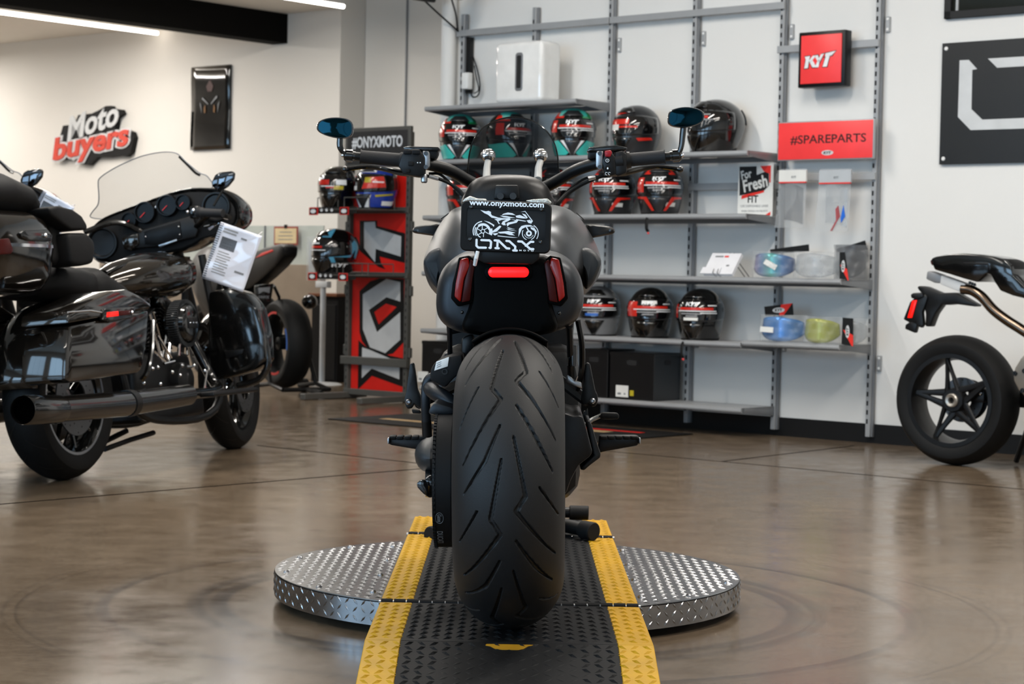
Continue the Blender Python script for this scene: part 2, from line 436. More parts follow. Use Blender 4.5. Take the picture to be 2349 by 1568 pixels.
# ---------------- ramp ----------------
rp = empty('ramp', 'black diamond plate loading ramp with yellow edges and hinges', 'ramp', Matrix.Translation((.007, 0, 0)))
HW, EW = .307, .076
def panel(name, A, B, wear=None):
    """plate from A=(y,z) to B=(y,z), black middle with yellow edges"""
    A = V((0, A[0], A[1])); B = V((0, B[0], B[1])); d = (B-A); Ln = d.length; d.normalize(); n = V((1, 0, 0)).cross(d)
    M = mframe((A+B)/2, V((1, 0, 0)), d, n)
    o = MB().box((0, 0, -.004), (2*(HW-EW), Ln, .008), M, .0015, 1).build(name, M_('ramp_black'), rp)
    for sg in (-1, 1):
        e = MB().box((sg*(HW-EW/2), 0, -.004), (EW, Ln, .008), M, .0015, 1).build('yellow_edge', M_('yellow'), o)
        MB().box((sg*(HW-.004), 0, -.022), (.004, Ln, .03), M).build('side_flange', M_('yellow'), o)
    by, bb = MB(), MB(); ni = int(HW/P); nj = int(Ln/2/P)
    for i in range(-ni, ni+1):
        for j in range(-nj, nj+1):
            x, y = i*P, j*P
            if abs(y) > Ln/2-.012 or abs(abs(x)-(HW-EW)) < .006: continue
            h = .0044
            if wear:
                dd = math.hypot(x/.16, (y-wear)/.16)
                if dd < 1: h *= .25
            (by if abs(x) > HW-EW else bb).loz(M @ V((x, y, 0)), M.col[0].to_3d(), M.col[1].to_3d(), M.col[2].to_3d(), pi/4 if (i+j) % 2 else -pi/4, .028, .0095, h)
    t = bb.build('black_tread', M_('ramp_black'), o, smooth=0, recalc=False); t['kind'] = 'stuff'
    t = by.build('yellow_tread', M_('yellow'), o, smooth=0, recalc=False); t['kind'] = 'stuff'
    return M, o
H1, H2, CR, FE = 4.705, 5.94, 4.205, 6.36
panel('centre_panel', (H1+.012, RZ), (H2-.012, RZ))
panel('near_panel', (CR, RZ), (H1-.012, RZ))
SL = math.tan(radians(11)); LE = .50
Ms, po = panel('near_slope', (CR-LE, RZ-SL*LE), (CR, RZ), wear=.08)
panel('far_panel', (H2+.012, RZ), (FE, RZ)); panel('far_slope', (FE, RZ), (FE+LE, RZ-SL*LE))
for hy in (H1, H2):
    h = tube('hinge_pin', [(-HW-.004, hy, RZ-.003), (HW+.004, hy, RZ-.003)], .006, M_('steel'), rp, n=8)
    for k in range(20):
        x0 = -HW+k*(2*HW/20)
        tube('hinge_knuckle', [(x0+.0015, hy, RZ-.003), (x0+2*HW/20-.0015, hy, RZ-.003)], .0095, M_('ramp_black'), rp, n=10)
# worn patch of old yellow paint at the top of the slope
y0 = LE/2-.008
prism('paint_patch', [(-.05, y0), (.055, y0), (.04, y0-.008), (.03, y0-.024), (.018, y0-.03), (-.015, y0-.03), (-.03, y0-.025), (-.04, y0-.012), (-.05, y0-.008)], -.0005, .0012, mat('yellow_old', 'b07f12', .6, var=.2), po, Ms)
# ---------------- the black cruiser motorcycle on the ramp ----------------
mat('tank_matte', '595b5e', .32, metal=.85, var=.03, rvar=.03)
mat('panel_matte', '2c2f33', .40, metal=.6, var=.04)
mat('shroud_grey', '24282c', .5, var=.04)
mat('tail_black', '050505', .45, spec=.05)
mat('lens_red', '7a0e06', .2, coat=.15, emit='c01005', es=.08)
mat('lens_red_dark', '3a0805', .3, spec=.2)
mat('reflector_glow', 'ff2018', .2, emit='ff1418', es=1.35)  # the reflector is no lamp; its brightness is put in as emission
mat('mirror_teal', '0f2c36', .04, metal=1, var=.01)
mat('smoke', '1c1d1f', .03, alpha=.5, spec=.6)
mat('grip', '18181a', .7, bump=.2, bs=300)
mat('print_white', 'e4ecf2', .35, emit='e4ecf2', es=.15)
mat('print_grey', '77797c', .5)
mat('groove', '0a0a0a', .5)
mat('satin_grey', '303234', .45, metal=.3)
mat('frost_silver', 'd0cfc8', .35, metal=.6, bump=1.0, bs=260, var=.5, vs=160)

def stroke(mb, pts, w, M, d=.0006, cap=True):
    pts = [V((p[0], p[1], 0)) for p in pts]
    for a, c in zip(pts, pts[1:]):
        t = (c-a).normalized(); n = V((-t.y, t.x, 0))*w/2
        mb.prism([(a+n)[:2], (a-n)[:2], (c-n)[:2], (c+n)[:2]], 0, d, M)
    if cap:
        for p in pts:
            mb.prism([(p.x+w/2*cos(k*pi/4), p.y+w/2*sin(k*pi/4)) for k in range(8)], 0, d*1.02, M)

BC = fl(1169, 1437, RZ+.0025)
BM = Matrix.Translation(BC) @ Matrix.Rotation(-.012, 4, 'Z') @ Matrix.Rotation(-.019, 4, 'Y')
B = Fr(BM); RW = .324; TX = .12
bike = empty('cruiser_motorcycle', 'matte black cruiser motorcycle seen from behind, standing on the ramp', 'motorcycle', BM)
def bp(px, py, y): return B.at(px, py, 1, y)
def bpoly(pts, y): return [(lambda q: (q.x, q.z))(bp(px, py, y)) for px, py in pts]
YM = mframe(V((0, 0, 0)), V((1, 0, 0)), V((0, 0, 1)), V((0, -1, 0)))   # prism frame: x, z -> x, y ; extrude toward -y
def bprism(name, pts, y, t, m, bev=.004, parent=None):
    """outline traced at local depth y, body from y to y+t"""
    return MB().prism(bpoly(pts, y), -(y+t), -y, YM, bev).build(name, m, parent or bike)

# --- rear tyre with cut grooves
def tyre_hit(px, py, rad=None):
    o = B.I @ CAM; d = (B.I.to_3x3() @ ray(px, py)).normalized()
    def g(t):
        p = o+d*t; rr = math.hypot(p.y, p.z-RW)
        if rad: return rr-rad
        x = max(-TX, min(TX, p.x)); return rr-(RW-TX+math.sqrt(TX*TX-x*x))
    t = 3.7
    while g(t) > 0 and t < 4.9: t += .01
    a, c = t-.01, t
    for _ in range(25):
        m = (a+c)/2
        if g(m) > 0: a = m
        else: c = m
    p = o+d*c
    return math.atan2(p.z-RW, -p.y), p.x
PER = 2*pi/7
GR = [[(1150, 1053), (1125, 1191), (1147.5, 1226), (1064, 1318)], [(1147, 975), (1112, 1058), (1064, 1133)], [(1094, 1173), (1054, 1241)],
      [(1181, 783), (1206.7, 852.8), (1185, 872.7), (1274.7, 1010)], [(1185, 929), (1232, 1010), (1268, 1081.6)], [(1238, 852.8), (1281, 934)]]
segs = []
for g in GR:
    q = [tyre_hit(*p) for p in g]; q = [(a*RW, TX*math.asin(max(-1, min(1, x/TX)))) for a, x in q]
    nseg = len(q)-1
    for i in range(nseg):
        w0 = .0022 if i == 0 else .0042; w1 = .0012 if i == nseg-1 else .0042
        segs.append((q[i], q[i+1], w0, w1))
NPH, NPS, PSM = 7*120, 200, radians(84)
Lp = PER*RW
def gdepth(s, t):
    best = 0
    for (a, c, w0, w1) in segs:
        for k in (-1, 0, 1, 2):
            ax, ay = (a[0] % Lp)+k*Lp, a[1]; cx, cy = ax+(c[0]-a[0]), c[1]
            if min(ax, cx)-.006 > s or max(ax, cx)+.006 < s: continue
            dx, dy = cx-ax, cy-ay; u = max(0, min(1, ((s-ax)*dx+(t-ay)*dy)/(dx*dx+dy*dy)))
            dd = math.hypot(s-ax-u*dx, t-ay-u*dy); w = w0+(w1-w0)*u
            e = (w-dd)/.0012+.5
            if e > best: best = e
    return min(1, best)
dep = [[gdepth(i*Lp/120, TX*(-PSM+2*PSM*j/NPS)) for j in range(NPS+1)] for i in range(120)]
vs, fs, mi = [], [], []
side = [(.1175, .2125), (.112, .209), (.104, .206)]
row = NPS+1+2*len(side)
for i in range(NPH):
    ph = i*2*pi/NPH; c_, s_ = cos(ph), sin(ph); dr = dep[i % 120]
    pr = [(-x, r) for x, r in side[::-1]]
    for j in range(NPS+1):
        ps = -PSM+2*PSM*j/NPS; e = .0055*dr[j]
        pr.append(((TX-e)*sin(ps), RW-TX+(TX-e)*cos(ps)))
    pr += side
    for x, r in pr: vs.append((x, -r*c_, RW+r*s_))
for i in range(NPH):
    k = (i+1) % NPH
    for j in range(row-1):
        fs.append((i*row+j, i*row+j+1, k*row+j+1, k*row+j))
        jj = j-len(side); mi.append(1 if 0 <= jj < NPS and dep[i % 120][jj]+dep[i % 120][jj+1] > 1.2 else 0)
me = bpy.data.meshes.new('rear_tyre'); me.from_pydata(vs, [], fs); me.materials.append(M_('rubber_worn')); me.materials.append(M_('groove'))
me.polygons.foreach_set('material_index', mi); me.shade_smooth(); me.set_sharp_from_angle(angle=radians(50)); me.validate(); me.update()
o = bpy.data.objects.new('rear_tyre', me); COL.objects.link(o); o.parent = bike
def wheel(parent, y, z, r, w, rim_m, spokes=5, hub=.05, star=False, name='rear_rim', x0=0):
    M = TR((x0, y, z)) @ AX_X
    mb = MB(); mb.lathe([(r, -w/2), (r-.012, -w/2), (r-.03, -w/2+.03), (r-.035, 0), (r-.03, w/2-.03), (r-.012, w/2), (r, w/2), (r-.006, w/2-.02), (r-.006, -w/2+.02)], 48, M, close_prof=True)
    mb.lathe([(.012, -w/2+.01), (hub, -w/2+.02), (hub, w/2-.02), (.012, w/2-.01)], 24, M, close_prof=True)
    for k in range(spokes):
        for sg in ((-.16, .16) if star else (0,)):
            a = 2*pi*k/spokes+.3
            p0 = V((0, cos(a+sg*2.6)*hub*.8, sin(a+sg*2.6)*hub*.8)); p1 = V((0, cos(a+(0 if star else .25))*(r-.02), sin(a+(0 if star else .25))*(r-.02)))
            mb.tube([p0+V((x0, y, z)), p1+V((x0, y, z))], [.02, .011] if not star else [.013, .009], 8)
    return mb.build(name, rim_m, parent)
wheel(bike, 0, RW, .222, .2, M_('black_satin'), 5, .06)
# --- belt drive on the left
pl0, pl1 = bp(991, 1100, -.14).x, bp(1040, 1100, -.14).x
cxp = (pl0+pl1)/2; wp = pl1-pl0; PRD = .143
Mp = TR((cxp, 0, RW)) @ AX_X
mb = MB(); mb.lathe([(.03, -wp/2), (PRD+.002, -wp/2), (PRD+.002, -wp/2+.005), (PRD-.004, -wp/2+.006), (PRD-.004, wp/2-.004), (PRD+.004, wp/2-.003), (PRD+.004, wp/2), (.03, wp/2)], 72, Mp, close_prof=True)
pul = mb.build('belt_pulley', M_('black_satin'), bike)
mb = MB(); mb.lathe([(PRD-.004, -wp/2+.007), (PRD+.003, -wp/2+.007), (PRD+.003, wp/2-.006), (PRD-.004, wp/2-.006)], 96, Mp, close_prof=True)
for sg, zf in ((1, .05), (-1, -.05)):
    mb.box((cxp, .33, RW+sg*(PRD+.055)/2), (wp-.014, .64, .007), TR((0, 0, 0)) , 0)
belt = mb.build('drive_belt', M_('black_matte'), bike)
mb = MB()
for k in range(84):
    a = 2*pi*k/84; Mt = Mp @ Matrix.Rotation(a, 4, 'Z') @ Matrix.Translation((PRD+.002, 0, -wp/2+.0035)); mb.box((0, 0, 0), (.006, .0055, .006), Mt)
o = mb.build('belt_teeth', M_('black_matte'), pul); o['kind'] = 'stuff'
mb = MB(); mb.lathe([(.02, -wp/2+.002), (.055, -wp/2+.002), (.055, wp/2-.002), (.02, wp/2-.002)], 32, TR((cxp, .62, RW)) @ AX_X, close_prof=True); mb.build('front_pulley', M_('black_satin'), bike)
def belt_print(name, s, py, px, h, w, m):
    a0, x = tyre_hit(px, py, PRD+.003)
    bm_ = text_mesh(s, w, h, 0, bold=.02); b_ = MB()
    for v in bm_.verts:
        a = a0-v.co.x/(PRD+.0034); v.co = (x+v.co.y, -(PRD+.0036)*cos(a), RW+(PRD+.0036)*sin(a))
    b_.merge(bm_); return b_.build(name, m, belt, smooth=0)
belt_print('belt_lettering', 'DUCATI', 1233, 1010, .013, .05, M_('print_grey'))
belt_print('belt_lettering', 'Gates', 1188, 1008, .009, .02, M_('print_grey'))
a0, x = tyre_hit(1008, 1188, PRD+.003); mb = MB()
ring = [V((x+.0085*cos(t), -(PRD+.0036)*cos(a0+.0135/PRD*sin(t)), RW+(PRD+.0036)*sin(a0+.0135/PRD*sin(t)))) for t in [2*pi*k/24 for k in range(24)]]
mb.tube(ring, .0006, 5, closed=True); mb.build('belt_logo_ring', M_('print_grey'), belt)

# --- hugger over the tyre
mb = MB()
def hug(u, v):
    ps = radians(-39+78*u); ph = radians(86+70*v); rr = TX+.011
    return V((rr*sin(ps), -(RW-TX+rr*cos(ps))*cos(ph), RW+(RW-TX+rr*cos(ps))*sin(ph)))
mb.grid(hug, 30, 16); mb.build('rear_hugger', M_('tail_black'), bike, solid=.006)

# --- tail section
def loft(name, out, steps, m, cen, parent=None, smooth=40, k=3):
    """out: pixel outline traced at y of the scale-1 ring; steps (y, scale, dz)"""
    y1 = [s[0] for s in steps if s[1] == 1.0][0]
    base = bpoly(out, y1); c = bpoly([cen], y1)[0]
    if k: base = [(p.x, p.y) for p in crom([(x, z, 0) for x, z in base], k, True)]
    rs = []
    for st in steps:
        y, sc = st[0], st[1]; dz = st[2] if len(st) > 2 else 0; sx = st[3] if len(st) > 3 else sc
        rs.append([V((c[0]+(x-c[0])*sx, y, c[1]+(z-c[1])*sc+dz)) for x, z in base])
    return MB().rings(rs).build(name, m, parent or bike, smooth=smooth)
TAIL = [(1085, 578), (1045, 590), (1018, 614), (1005, 645), (1001, 680), (1001, 705), (1007, 728), (1025, 748), (1052, 760), (1100, 768), (1168, 771), (1235, 768), (1288, 756), (1316, 740), (1332, 718), (1339, 690), (1337, 655), (1326, 622), (1303, 596), (1260, 580), (1168, 574)]
cowl = loft('tail_cowl', TAIL, [(.15, .66), (.152, .8), (.165, .9), (.20, .97), (.27, 1.0), (.45, .99, .01), (.68, .85, .03)], M_('panel_matte'), (1168, 690))
ut = loft('undertail_panel', [(1088, 585), (1249, 585), (1262, 612), (1268, 650), (1266, 695), (1280, 745), (1262, 764), (1200, 772), (1168, 773), (1135, 772), (1074, 764), (1060, 745), (1078, 695), (1080, 650), (1080, 612)], [(.108, .75), (.11, .9), (.118, .97), (.14, 1.0), (.3, 1.0)], M_('tail_black'), (1168, 680))
for sg in (0, 1):
    mx_ = (lambda p: p) if sg == 0 else (lambda p: (2338-p[0], p[1]))
    hs = bprism('tail_light_housing', [mx_(p) for p in [(1052, 590), (1076, 585), (1096, 600), (1090, 640), (1084, 695), (1050, 703), (1034, 684), (1038, 648)]], .112, .09, M_('tail_black'), .004)
    bprism('tail_light_lens', [mx_(p) for p in [(1056, 594), (1074, 590), (1077, 610), (1064, 640), (1056, 693), (1042, 680), (1045, 650)]], .103, .03, M_('lens_red'), .004, hs)
    bprism('inner_lens', [mx_(p) for p in [(1079, 594), (1090, 603), (1084, 640), (1078, 690), (1058, 694), (1066, 642)]], .106, .03, M_('lens_red_dark'), .003, hs)
bz = bprism('reflector_bezel', [(1122+46*0, 606), (1211, 606), (1219, 612), (1222, 624), (1219, 637), (1211, 642), (1122, 642), (1114, 637), (1110, 624), (1114, 612)], .098, .03, M_('tail_black'), .004)
rf = bprism('rear_reflector', [(1128, 612), (1205, 612), (1211, 616), (1214, 624), (1211, 632), (1205, 636), (1128, 636), (1122, 632), (1119, 624), (1122, 616)], .093, .02, M_('reflector_glow'), .003, bz)
# round badge, screws
q = bp(1320, 714, .27)
mb = MB(); mb.lathe([(0, .003), (.007, .003), (.0085, 0), (.0085, -.006)], 20, TR((q.x+.003, .262, q.z), (pi/2, 0, .6))); mb.build('badge', M_('steel'), cowl)
for px, py in ((1060, 716), (1283, 718)):
    q = bp(px, py, .12); mb = MB(); mb.sphere((q.x, .122, q.z), .004); mb.build('screw', M_('black_gloss'), ut)
# seat
mb = MB(); mb.rings([[V((w*cos(a)*(1 if abs(cos(a)) < .9 else 1), y, z+h*sin(a))) for a in [2*pi*k/20 for k in range(20)]] for y, w, z, h in ((.2, .08, .77, .03), (.26, .12, .78, .05), (.4, .14, .77, .06), (.55, .15, .72, .06), (.7, .12, .76, .06))]); mb.build('seat', M_('black_matte'), bike)

# --- number plate
py0 = .055
c0 = bp(1160.5, 520, py0); xa = (bp(1262, 523, py0)-bp(1060, 516, py0)).normalized()
up_ = V((0, -.0, 1)); nz = xa.cross(up_).normalized(); ua = nz.cross(xa).normalized()
PM = mframe(c0, xa, ua, nz); PMI = PM.inverted()
def zp(zx, zy):   # crop pixel of the plate -> plate coordinates
    q = PMI @ bp(1040+zx/8.7125, 440+zy/8.7125, py0); return (q.x, q.y)
def rrect(w, h, r, n=5):
    return [(sx*(w/2-r)+r*cos(a), sy*(h/2-r)+r*sin(a)) for sx, sy, b0 in ((1, 1, 0), (-1, 1, pi/2), (-1, -1, pi), (1, -1, 1.5*pi)) for a in [b0+pi/2*i/n for i in range(n+1)]]
PW, PH = .2015, .1135
pf = MB().prism(rrect(PW, PH, .014), -.006, 0, PM, .0015).build('plate_frame', M_('black_satin'), bike)
mb = MB(); a = rrect(PW-.002, PH-.002, .013); c2 = rrect(.176, .066, .003)
ring = [[PM @ V((x, y, 0)) for x, y in a], [PM @ V((x, y, .0035)) for x, y in rrect(PW-.006, PH-.006, .011)], [PM @ V((x, y+.006, .0035)) for x, y in c2], [PM @ V((x, y+.006, .0008)) for x, y in c2]]
mb.rings(ring, False, False); mb.build('plate_border', M_('black_matte'), pf)
text('plate_lettering', 'www.onyxmoto.com', .166, .0150, PM @ Matrix.Translation((*zp(1064, 257), .0037)) @ Matrix.Rotation(0.0, 4, 'Z'), M_('print_white'), pf, .0006, bold=.03)
LW = zp(100, 0)[0]-zp(0, 0)[0]; LW /= 100
L0 = PM @ Matrix.Translation((0, 0, .0037))
mb = MB(); sw = 44*LW
for pts in ([(465, 955), (462, 1075), (500, 1112), (650, 1114)], [(560, 962), (722, 968), (755, 1000), (745, 1118), (722, 1116)], [(825, 968), (885, 972), (878, 1122)], [(842, 1122), (908, 1126)], [(905, 972), (1065, 1126), (1118, 1130)], [(1060, 978), (1120, 985), (1238, 1092), (1232, 1165)], [(1196, 1168), (1268, 1172)], [(1295, 988), (1370, 992), (1535, 1140), (1598, 1142)], [(1598, 998), (1545, 995), (1445, 1075)]):
    stroke(mb, [zp(*p) for p in pts], sw, L0)
mb.build('plate_logo', M_('print_white'), pf, smooth=0)
text('plate_lettering', 'MOTO', .032, .0034, PM @ Matrix.Translation((*zp(1460, 1172), .0037)), M_('print_white'), pf, .0005, bold=.03, space=1.9)
G0 = PM @ Matrix.Translation((0, 0, .0009)); mb = MB()
def poly(pts): mb.prism([zp(*p) for p in pts], 0, .0005, G0)
def arc(cx, cy, r0, r1, a0, a1, n=16):
    o_ = [(cx+r1*cos(radians(a0+(a1-a0)*i/n)), cy-r1*sin(radians(a0+(a1-a0)*i/n))) for i in range(n+1)]
    i_ = [(cx+r0*cos(radians(a0+(a1-a0)*i/n)), cy-r0*sin(radians(a0+(a1-a0)*i/n))) for i in range(n+1)][::-1]
    poly(o_+i_)
for pts in ([(540, 362), (650, 388), (705, 378), (752, 398), (752, 440), (775, 470), (900, 512), (1020, 525), (1000, 545), (880, 535), (765, 515), (690, 455), (620, 425)],
            [(965, 465), (1000, 435), (1090, 410), (1180, 425), (1245, 465), (1120, 455), (1030, 455)], [(930, 475), (1060, 480), (1240, 520), (1130, 520), (1010, 510)],
            [(1245, 475), (1330, 460), (1400, 490), (1470, 530), (1400, 530), (1300, 520), (1255, 510)], [(1345, 400), (1435, 378), (1590, 580), (1575, 610), (1540, 590), (1560, 570), (1430, 395)],
            [(1370, 430), (1440, 450), (1485, 510), (1470, 530), (1410, 475)], [(1465, 570), (1530, 555), (1570, 600), (1560, 635), (1500, 620)], [(1250, 540), (1460, 580), (1440, 592), (1260, 565)],
            [(820, 545), (960, 530), (1120, 520), (1150, 545), (1100, 580), (1030, 610), (1050, 665), (1000, 665), (960, 640), (985, 590), (1060, 550), (960, 560), (900, 585), (930, 640), (905, 640), (870, 575)],
            [(1150, 545), (1300, 570), (1265, 615), (1120, 650), (1080, 690), (1060, 640), (1090, 610), (1200, 590), (1240, 575)], [(1070, 700), (1240, 750), (1100, 730)], [(1060, 730), (1270, 785), (1100, 760)],
            [(800, 770), (900, 690), (930, 670), (960, 690), (920, 740), (870, 790), (720, 835)], [(880, 800), (1000, 790), (1100, 780), (1240, 815), (1170, 830), (1230, 870), (1120, 860), (1030, 830), (930, 830)],
            [(890, 870), (1060, 890), (1290, 912), (1180, 915), (1060, 905), (880, 885)], [(780, 830), (870, 820), (900, 835), (830, 870)], [(610, 572), (720, 600), (820, 660), (810, 700), (770, 660), (700, 620)],
            [(1430, 670), (1455, 670), (1530, 800), (1500, 800)], [(1300, 900), (1310, 740), (1360, 680), (1440, 660), (1540, 660), (1640, 710), (1560, 690), (1450, 700), (1370, 740), (1330, 830)], [(1540, 700), (1620, 720), (1670, 790), (1650, 850), (1620, 780), (1550, 740)]):
    poly(pts)
arc(590, 785, 185, 205, 95, 205); arc(590, 785, 150, 168, 150, 215); arc(590, 785, 112, 160, 15, 130); arc(590, 785, 118, 138, 130, 250); arc(590, 785, 30, 45, 0, 359, 20)
arc(595, 790, 118, 190, -25, 20)
arc(1510, 830, 180, 195, -35, 60); arc(1510, 830, 125, 140, 150, 250); arc(1510, 830, 120, 135, -70, 40); arc(1510, 830, 25, 60, 0, 359, 20); arc(1510, 830, 85, 95, 190, 340)
for k in range(6):
    a = radians(60*k+10); stroke(mb, [zp(590+40*cos(a), 785+40*sin(a)), zp(590+118*cos(a+.25), 785+118*sin(a+.25))], 15*LW, G0, .0005, False)
mb.build('plate_graphic', M_('print_white'), pf, smooth=0)
for zx, zy in ((355, 300), (1755, 350), (335, 945), (1735, 1000)):
    x, y = zp(zx, zy); mb = MB(); mb.lathe([(0, .0065), (.0025, .0065), (.0045, .005), (.0045, .0)], 14, PM @ Matrix.Translation((x, y, 0))); mb.build('plate_screw', M_('black_gloss'), pf)
bprism('plate_bracket', [(1085, 560), (1240, 568), (1236, 596), (1222, 606), (1110, 604), (1090, 592)], .07, .03, M_('black_satin'), .004)
tube('white_tie', [bp(1096, 576, .052), bp(1092, 592, .05), bp(1089, 608, .06)], [.0042, .0048, .004], M_('white_plastic'), bike, n=8)
for pts in ([(1060, 462), (1066, 455), (1078, 449), (1095, 455), (1116, 456), (1116, 464), (1090, 466)], [(1206, 460), (1222, 457), (1240, 456), (1256, 455), (1266, 464), (1260, 470), (1230, 468)]):
    bprism('silver_reflector', pts, .10, .02, M_('frost_silver'), .002)

# --- dash hood, tank, shrouds, signals
hood = loft('dash_hood', [(1060, 474), (1066, 442), (1084, 415), (1115, 403), (1165, 400), (1216, 404), (1246, 418), (1264, 442), (1270, 476), (1215, 486), (1165, 490), (1110, 486)], [(.90, .55, -.015), (.905, .78, -.01), (.93, .94), (.99, 1.0), (1.12, .9)], M_('black_satin'), (1165, 455))
br = bprism('key_switch_bracket', [(1137, 424), (1188, 424), (1193, 456), (1132, 456)], .86, .06, M_('black_satin'), .004)
for px in (1148, 1177):
    q = bp(px, 450, .855); tube('clamp_bolt', [(q.x, .86, q.z), (q.x, .84, q.z)], .009, M_('satin_grey'), br, n=12)
TANK = [(1165, 462), (1235, 466), (1290, 474), (1322, 492), (1348, 525), (1368, 562), (1379, 597), (1376, 628), (1352, 664), (1315, 692), (1240, 705), (1165, 708), (1090, 705), (1025, 690), (990, 662), (975, 628), (972, 597), (984, 562), (1002, 525), (1026, 492), (1050, 475), (1100, 466)]
tank = loft('fuel_tank', TANK, [(.48, .42, .0), (.5, .56), (.56, .72), (.66, .86), (.78, .96), (.9, 1.0), (1.02, .97), (1.1, .8)], M_('tank_matte'), (1168, 600), k=4)
for sg in (0, 1):
    mx_ = (lambda p: p) if sg == 0 else (lambda p: (2351-p[0], p[1]))
    out = [mx_(p) for p in [(972, 605), (977, 588), (990, 574), (1010, 568), (1024, 577), (1030, 590), (1012, 618), (1004, 650), (1004, 662), (988, 645)]]
    cen = mx_((998, 610))
    loft('radiator_shroud', out, [(.60, .7), (.605, .88), (.62, 1.0), (.85, 1.05)], M_('shroud_grey'), cen, k=3)
    out = [(946, 529), (950, 521), (962, 517), (990, 515), (1010, 515), (1010, 540), (990, 540), (962, 536), (950, 534)] if sg == 0 else [(1411, 530), (1406, 522), (1392, 518), (1365, 515), (1345, 515), (1345, 545), (1365, 544), (1392, 539), (1406, 536)]
    ts = loft('turn_signal', out, [(.92, .7), (.925, .9), (.94, 1.0), (.975, 1.0), (.99, .8)], M_('black_satin'), (980, 528) if sg == 0 else (1375, 530), k=2)
    q = bp(958 if sg == 0 else 1399, 528, .92); mb = MB(); mb.lathe([(0, .002), (.003, .002), (.004, 0)], 12, TR((q.x, .9215, q.z), (pi/2, 0, 0))); mb.build('screw', M_('black_gloss'), ts)
    # fuel tank seam slots
    q0, q1 = (bp(1012, 502, .85), bp(1030, 489, .85)) if sg == 0 else (bp(1340, 504, .85), bp(1322, 488, .85))
    tube('tank_slot', [q0+V((0, -.005, 0)), q1+V((0, -.005, 0))], .0016, M_('groove'), tank, n=6)

# --- handlebar and controls
def gy(px): return 1.02-.05*abs(px-1176)/390
tube('handlebar', [bp(960, 375, 1.0), bp(985, 377, 1.01), bp(1030, 390, 1.05), bp(1075, 415, 1.1), bp(1120, 436, 1.14), bp(1176, 440, 1.15), bp(1232, 436, 1.14), bp(1278, 415, 1.1), bp(1322, 390, 1.05), bp(1368, 375, 1.01), bp(1395, 372, 1.0)], .0165, M_('black_satin'), bike, smooth=5, n=14)
for sg in (0, 1):
    S = (lambda px, py, y: bp(px, py, y)) if sg == 0 else (lambda px, py, y: bp(2352-px, py, y))
    dy = 0 if sg == 0 else 0
    tube('inner_bar', [S(955, 373, 1.0), S(812, 358, .985)], .012, M_('black_satin'), bike, n=12)
    mb = MB(); a, c = S(925, 368, .998), S(826, 359, .987)
    mb.tube([a, a+(c-a)*.06, a+(c-a)*.1, a+(c-a)*.96, c], [.022, .022, .0185, .0175, .0205], 16); mb.build('grip', M_('grip'), bike)
    a, c = S(815, 358, .985), S(789, 356, .983)
    mb = MB(); mb.tube([a, a+(c-a)*.2, a+(c-a)*.25, a+(c-a)*.8, c], [.013, .013, .0175, .0175, .012], 16); be = mb.build('bar_end', M_('black_gloss'), bike)
    q = S(787, 356, .975); mb = MB(); mb.sphere(q, .006); mb.build('end_screw', M_('chrome'), be)
    # mirror
    if sg == 0:
        mo = [(726, 293), (730, 280), (746, 272), (770, 269), (795, 272), (808, 281), (811, 295), (808, 309), (796, 317), (772, 317), (745, 310), (731, 302)]; mc = (770, 293)
        st = [(780, 316), (780, 336), (788, 350), (797, 358)]
    else:
        mo = [(1616, 268), (1611, 255), (1596, 248), (1572, 245), (1548, 249), (1535, 257), (1531, 270), (1533, 284), (1546, 291), (1572, 293), (1597, 287), (1611, 279)]; mc = (1573, 269)
        st = [(1568, 291), (1566, 310), (1563, 335), (1557, 352)]
    mr_ = loft('mirror', mo, [(.955, .86), (.955, .96), (.960, 1.0), (.975, .98), (.99, .7)], M_('black_gloss'), mc, k=3)
    base = [(p.x, p.y) for p in crom([(x, z, 0) for x, z in bpoly(mo, .955)], 3, True)]; cc = bpoly([mc], .955)[0]
    mb = MB(); rs = []
    tz = (-.06 if sg == 0 else .10)
    for sc in (.9, .6, .3, .02):
        rs.append([V((cc[0]+(x-cc[0])*sc, .954-.0022*(1-sc*sc)+tz*(x-cc[0])*sc*.0, cc[1]+(z-cc[1])*sc)) for x, z in base])
    mb.rings(rs, False, True); mb.build('mirror_glass', M_('mirror_teal'), mr_, smooth=60)
    tube('mirror_stem', [bp(px, py, .975) for px, py in st], [.0085, .0085, .0075, .007], M_('black_gloss'), bike, smooth=4, n=10)
# left switch cluster
def cbox(name, px0, py0_, px1, py1, y, t, m, bev=.003, parent=None):
    return bprism(name, [(px0, py0_), (px1, py0_), (px1, py1), (px0, py1)], y, t, m, bev, parent)
sw_ = bprism('switch_housing', [(922, 352), (935, 342), (962, 342), (975, 360), (974, 400), (962, 406), (925, 400), (914, 380)], .965, .06, M_('black_satin'), .005)
for px, py in ((934, 347), (955, 347)): bprism('switch_button', [(px-9, py-4), (px+9, py-4), (px+9, py+6), (px-9, py+6)], .957, .02, M_('black_matte'), .002, sw_)
cbox('switch_button', 936, 370, 948, 380, .955, .02, M_('black_matte'), .002, sw_); cbox('switch_button', 930, 388, 940, 396, .955, .02, M_('black_matte'), .002, sw_)
for px, py in ((958, 373), (964, 373), (934, 392)):
    q = bp(px, py, .963); mb = MB(); mb.sphere(q, .0017, u=8, v=6); mb.build('switch_mark', M_('print_white'), sw_)
rsw = bprism('switch_housing', [(1388, 350), (1402, 344), (1412, 360), (1414, 400), (1400, 404), (1386, 398), (1382, 370)], .965, .06, M_('black_satin'), .005)
bprism('kill_switch', [(1387, 346), (1402, 344), (1404, 351), (1400, 360), (1388, 359)], .953, .03, mat('switch_red', '9c1420', .35), .003, rsw)
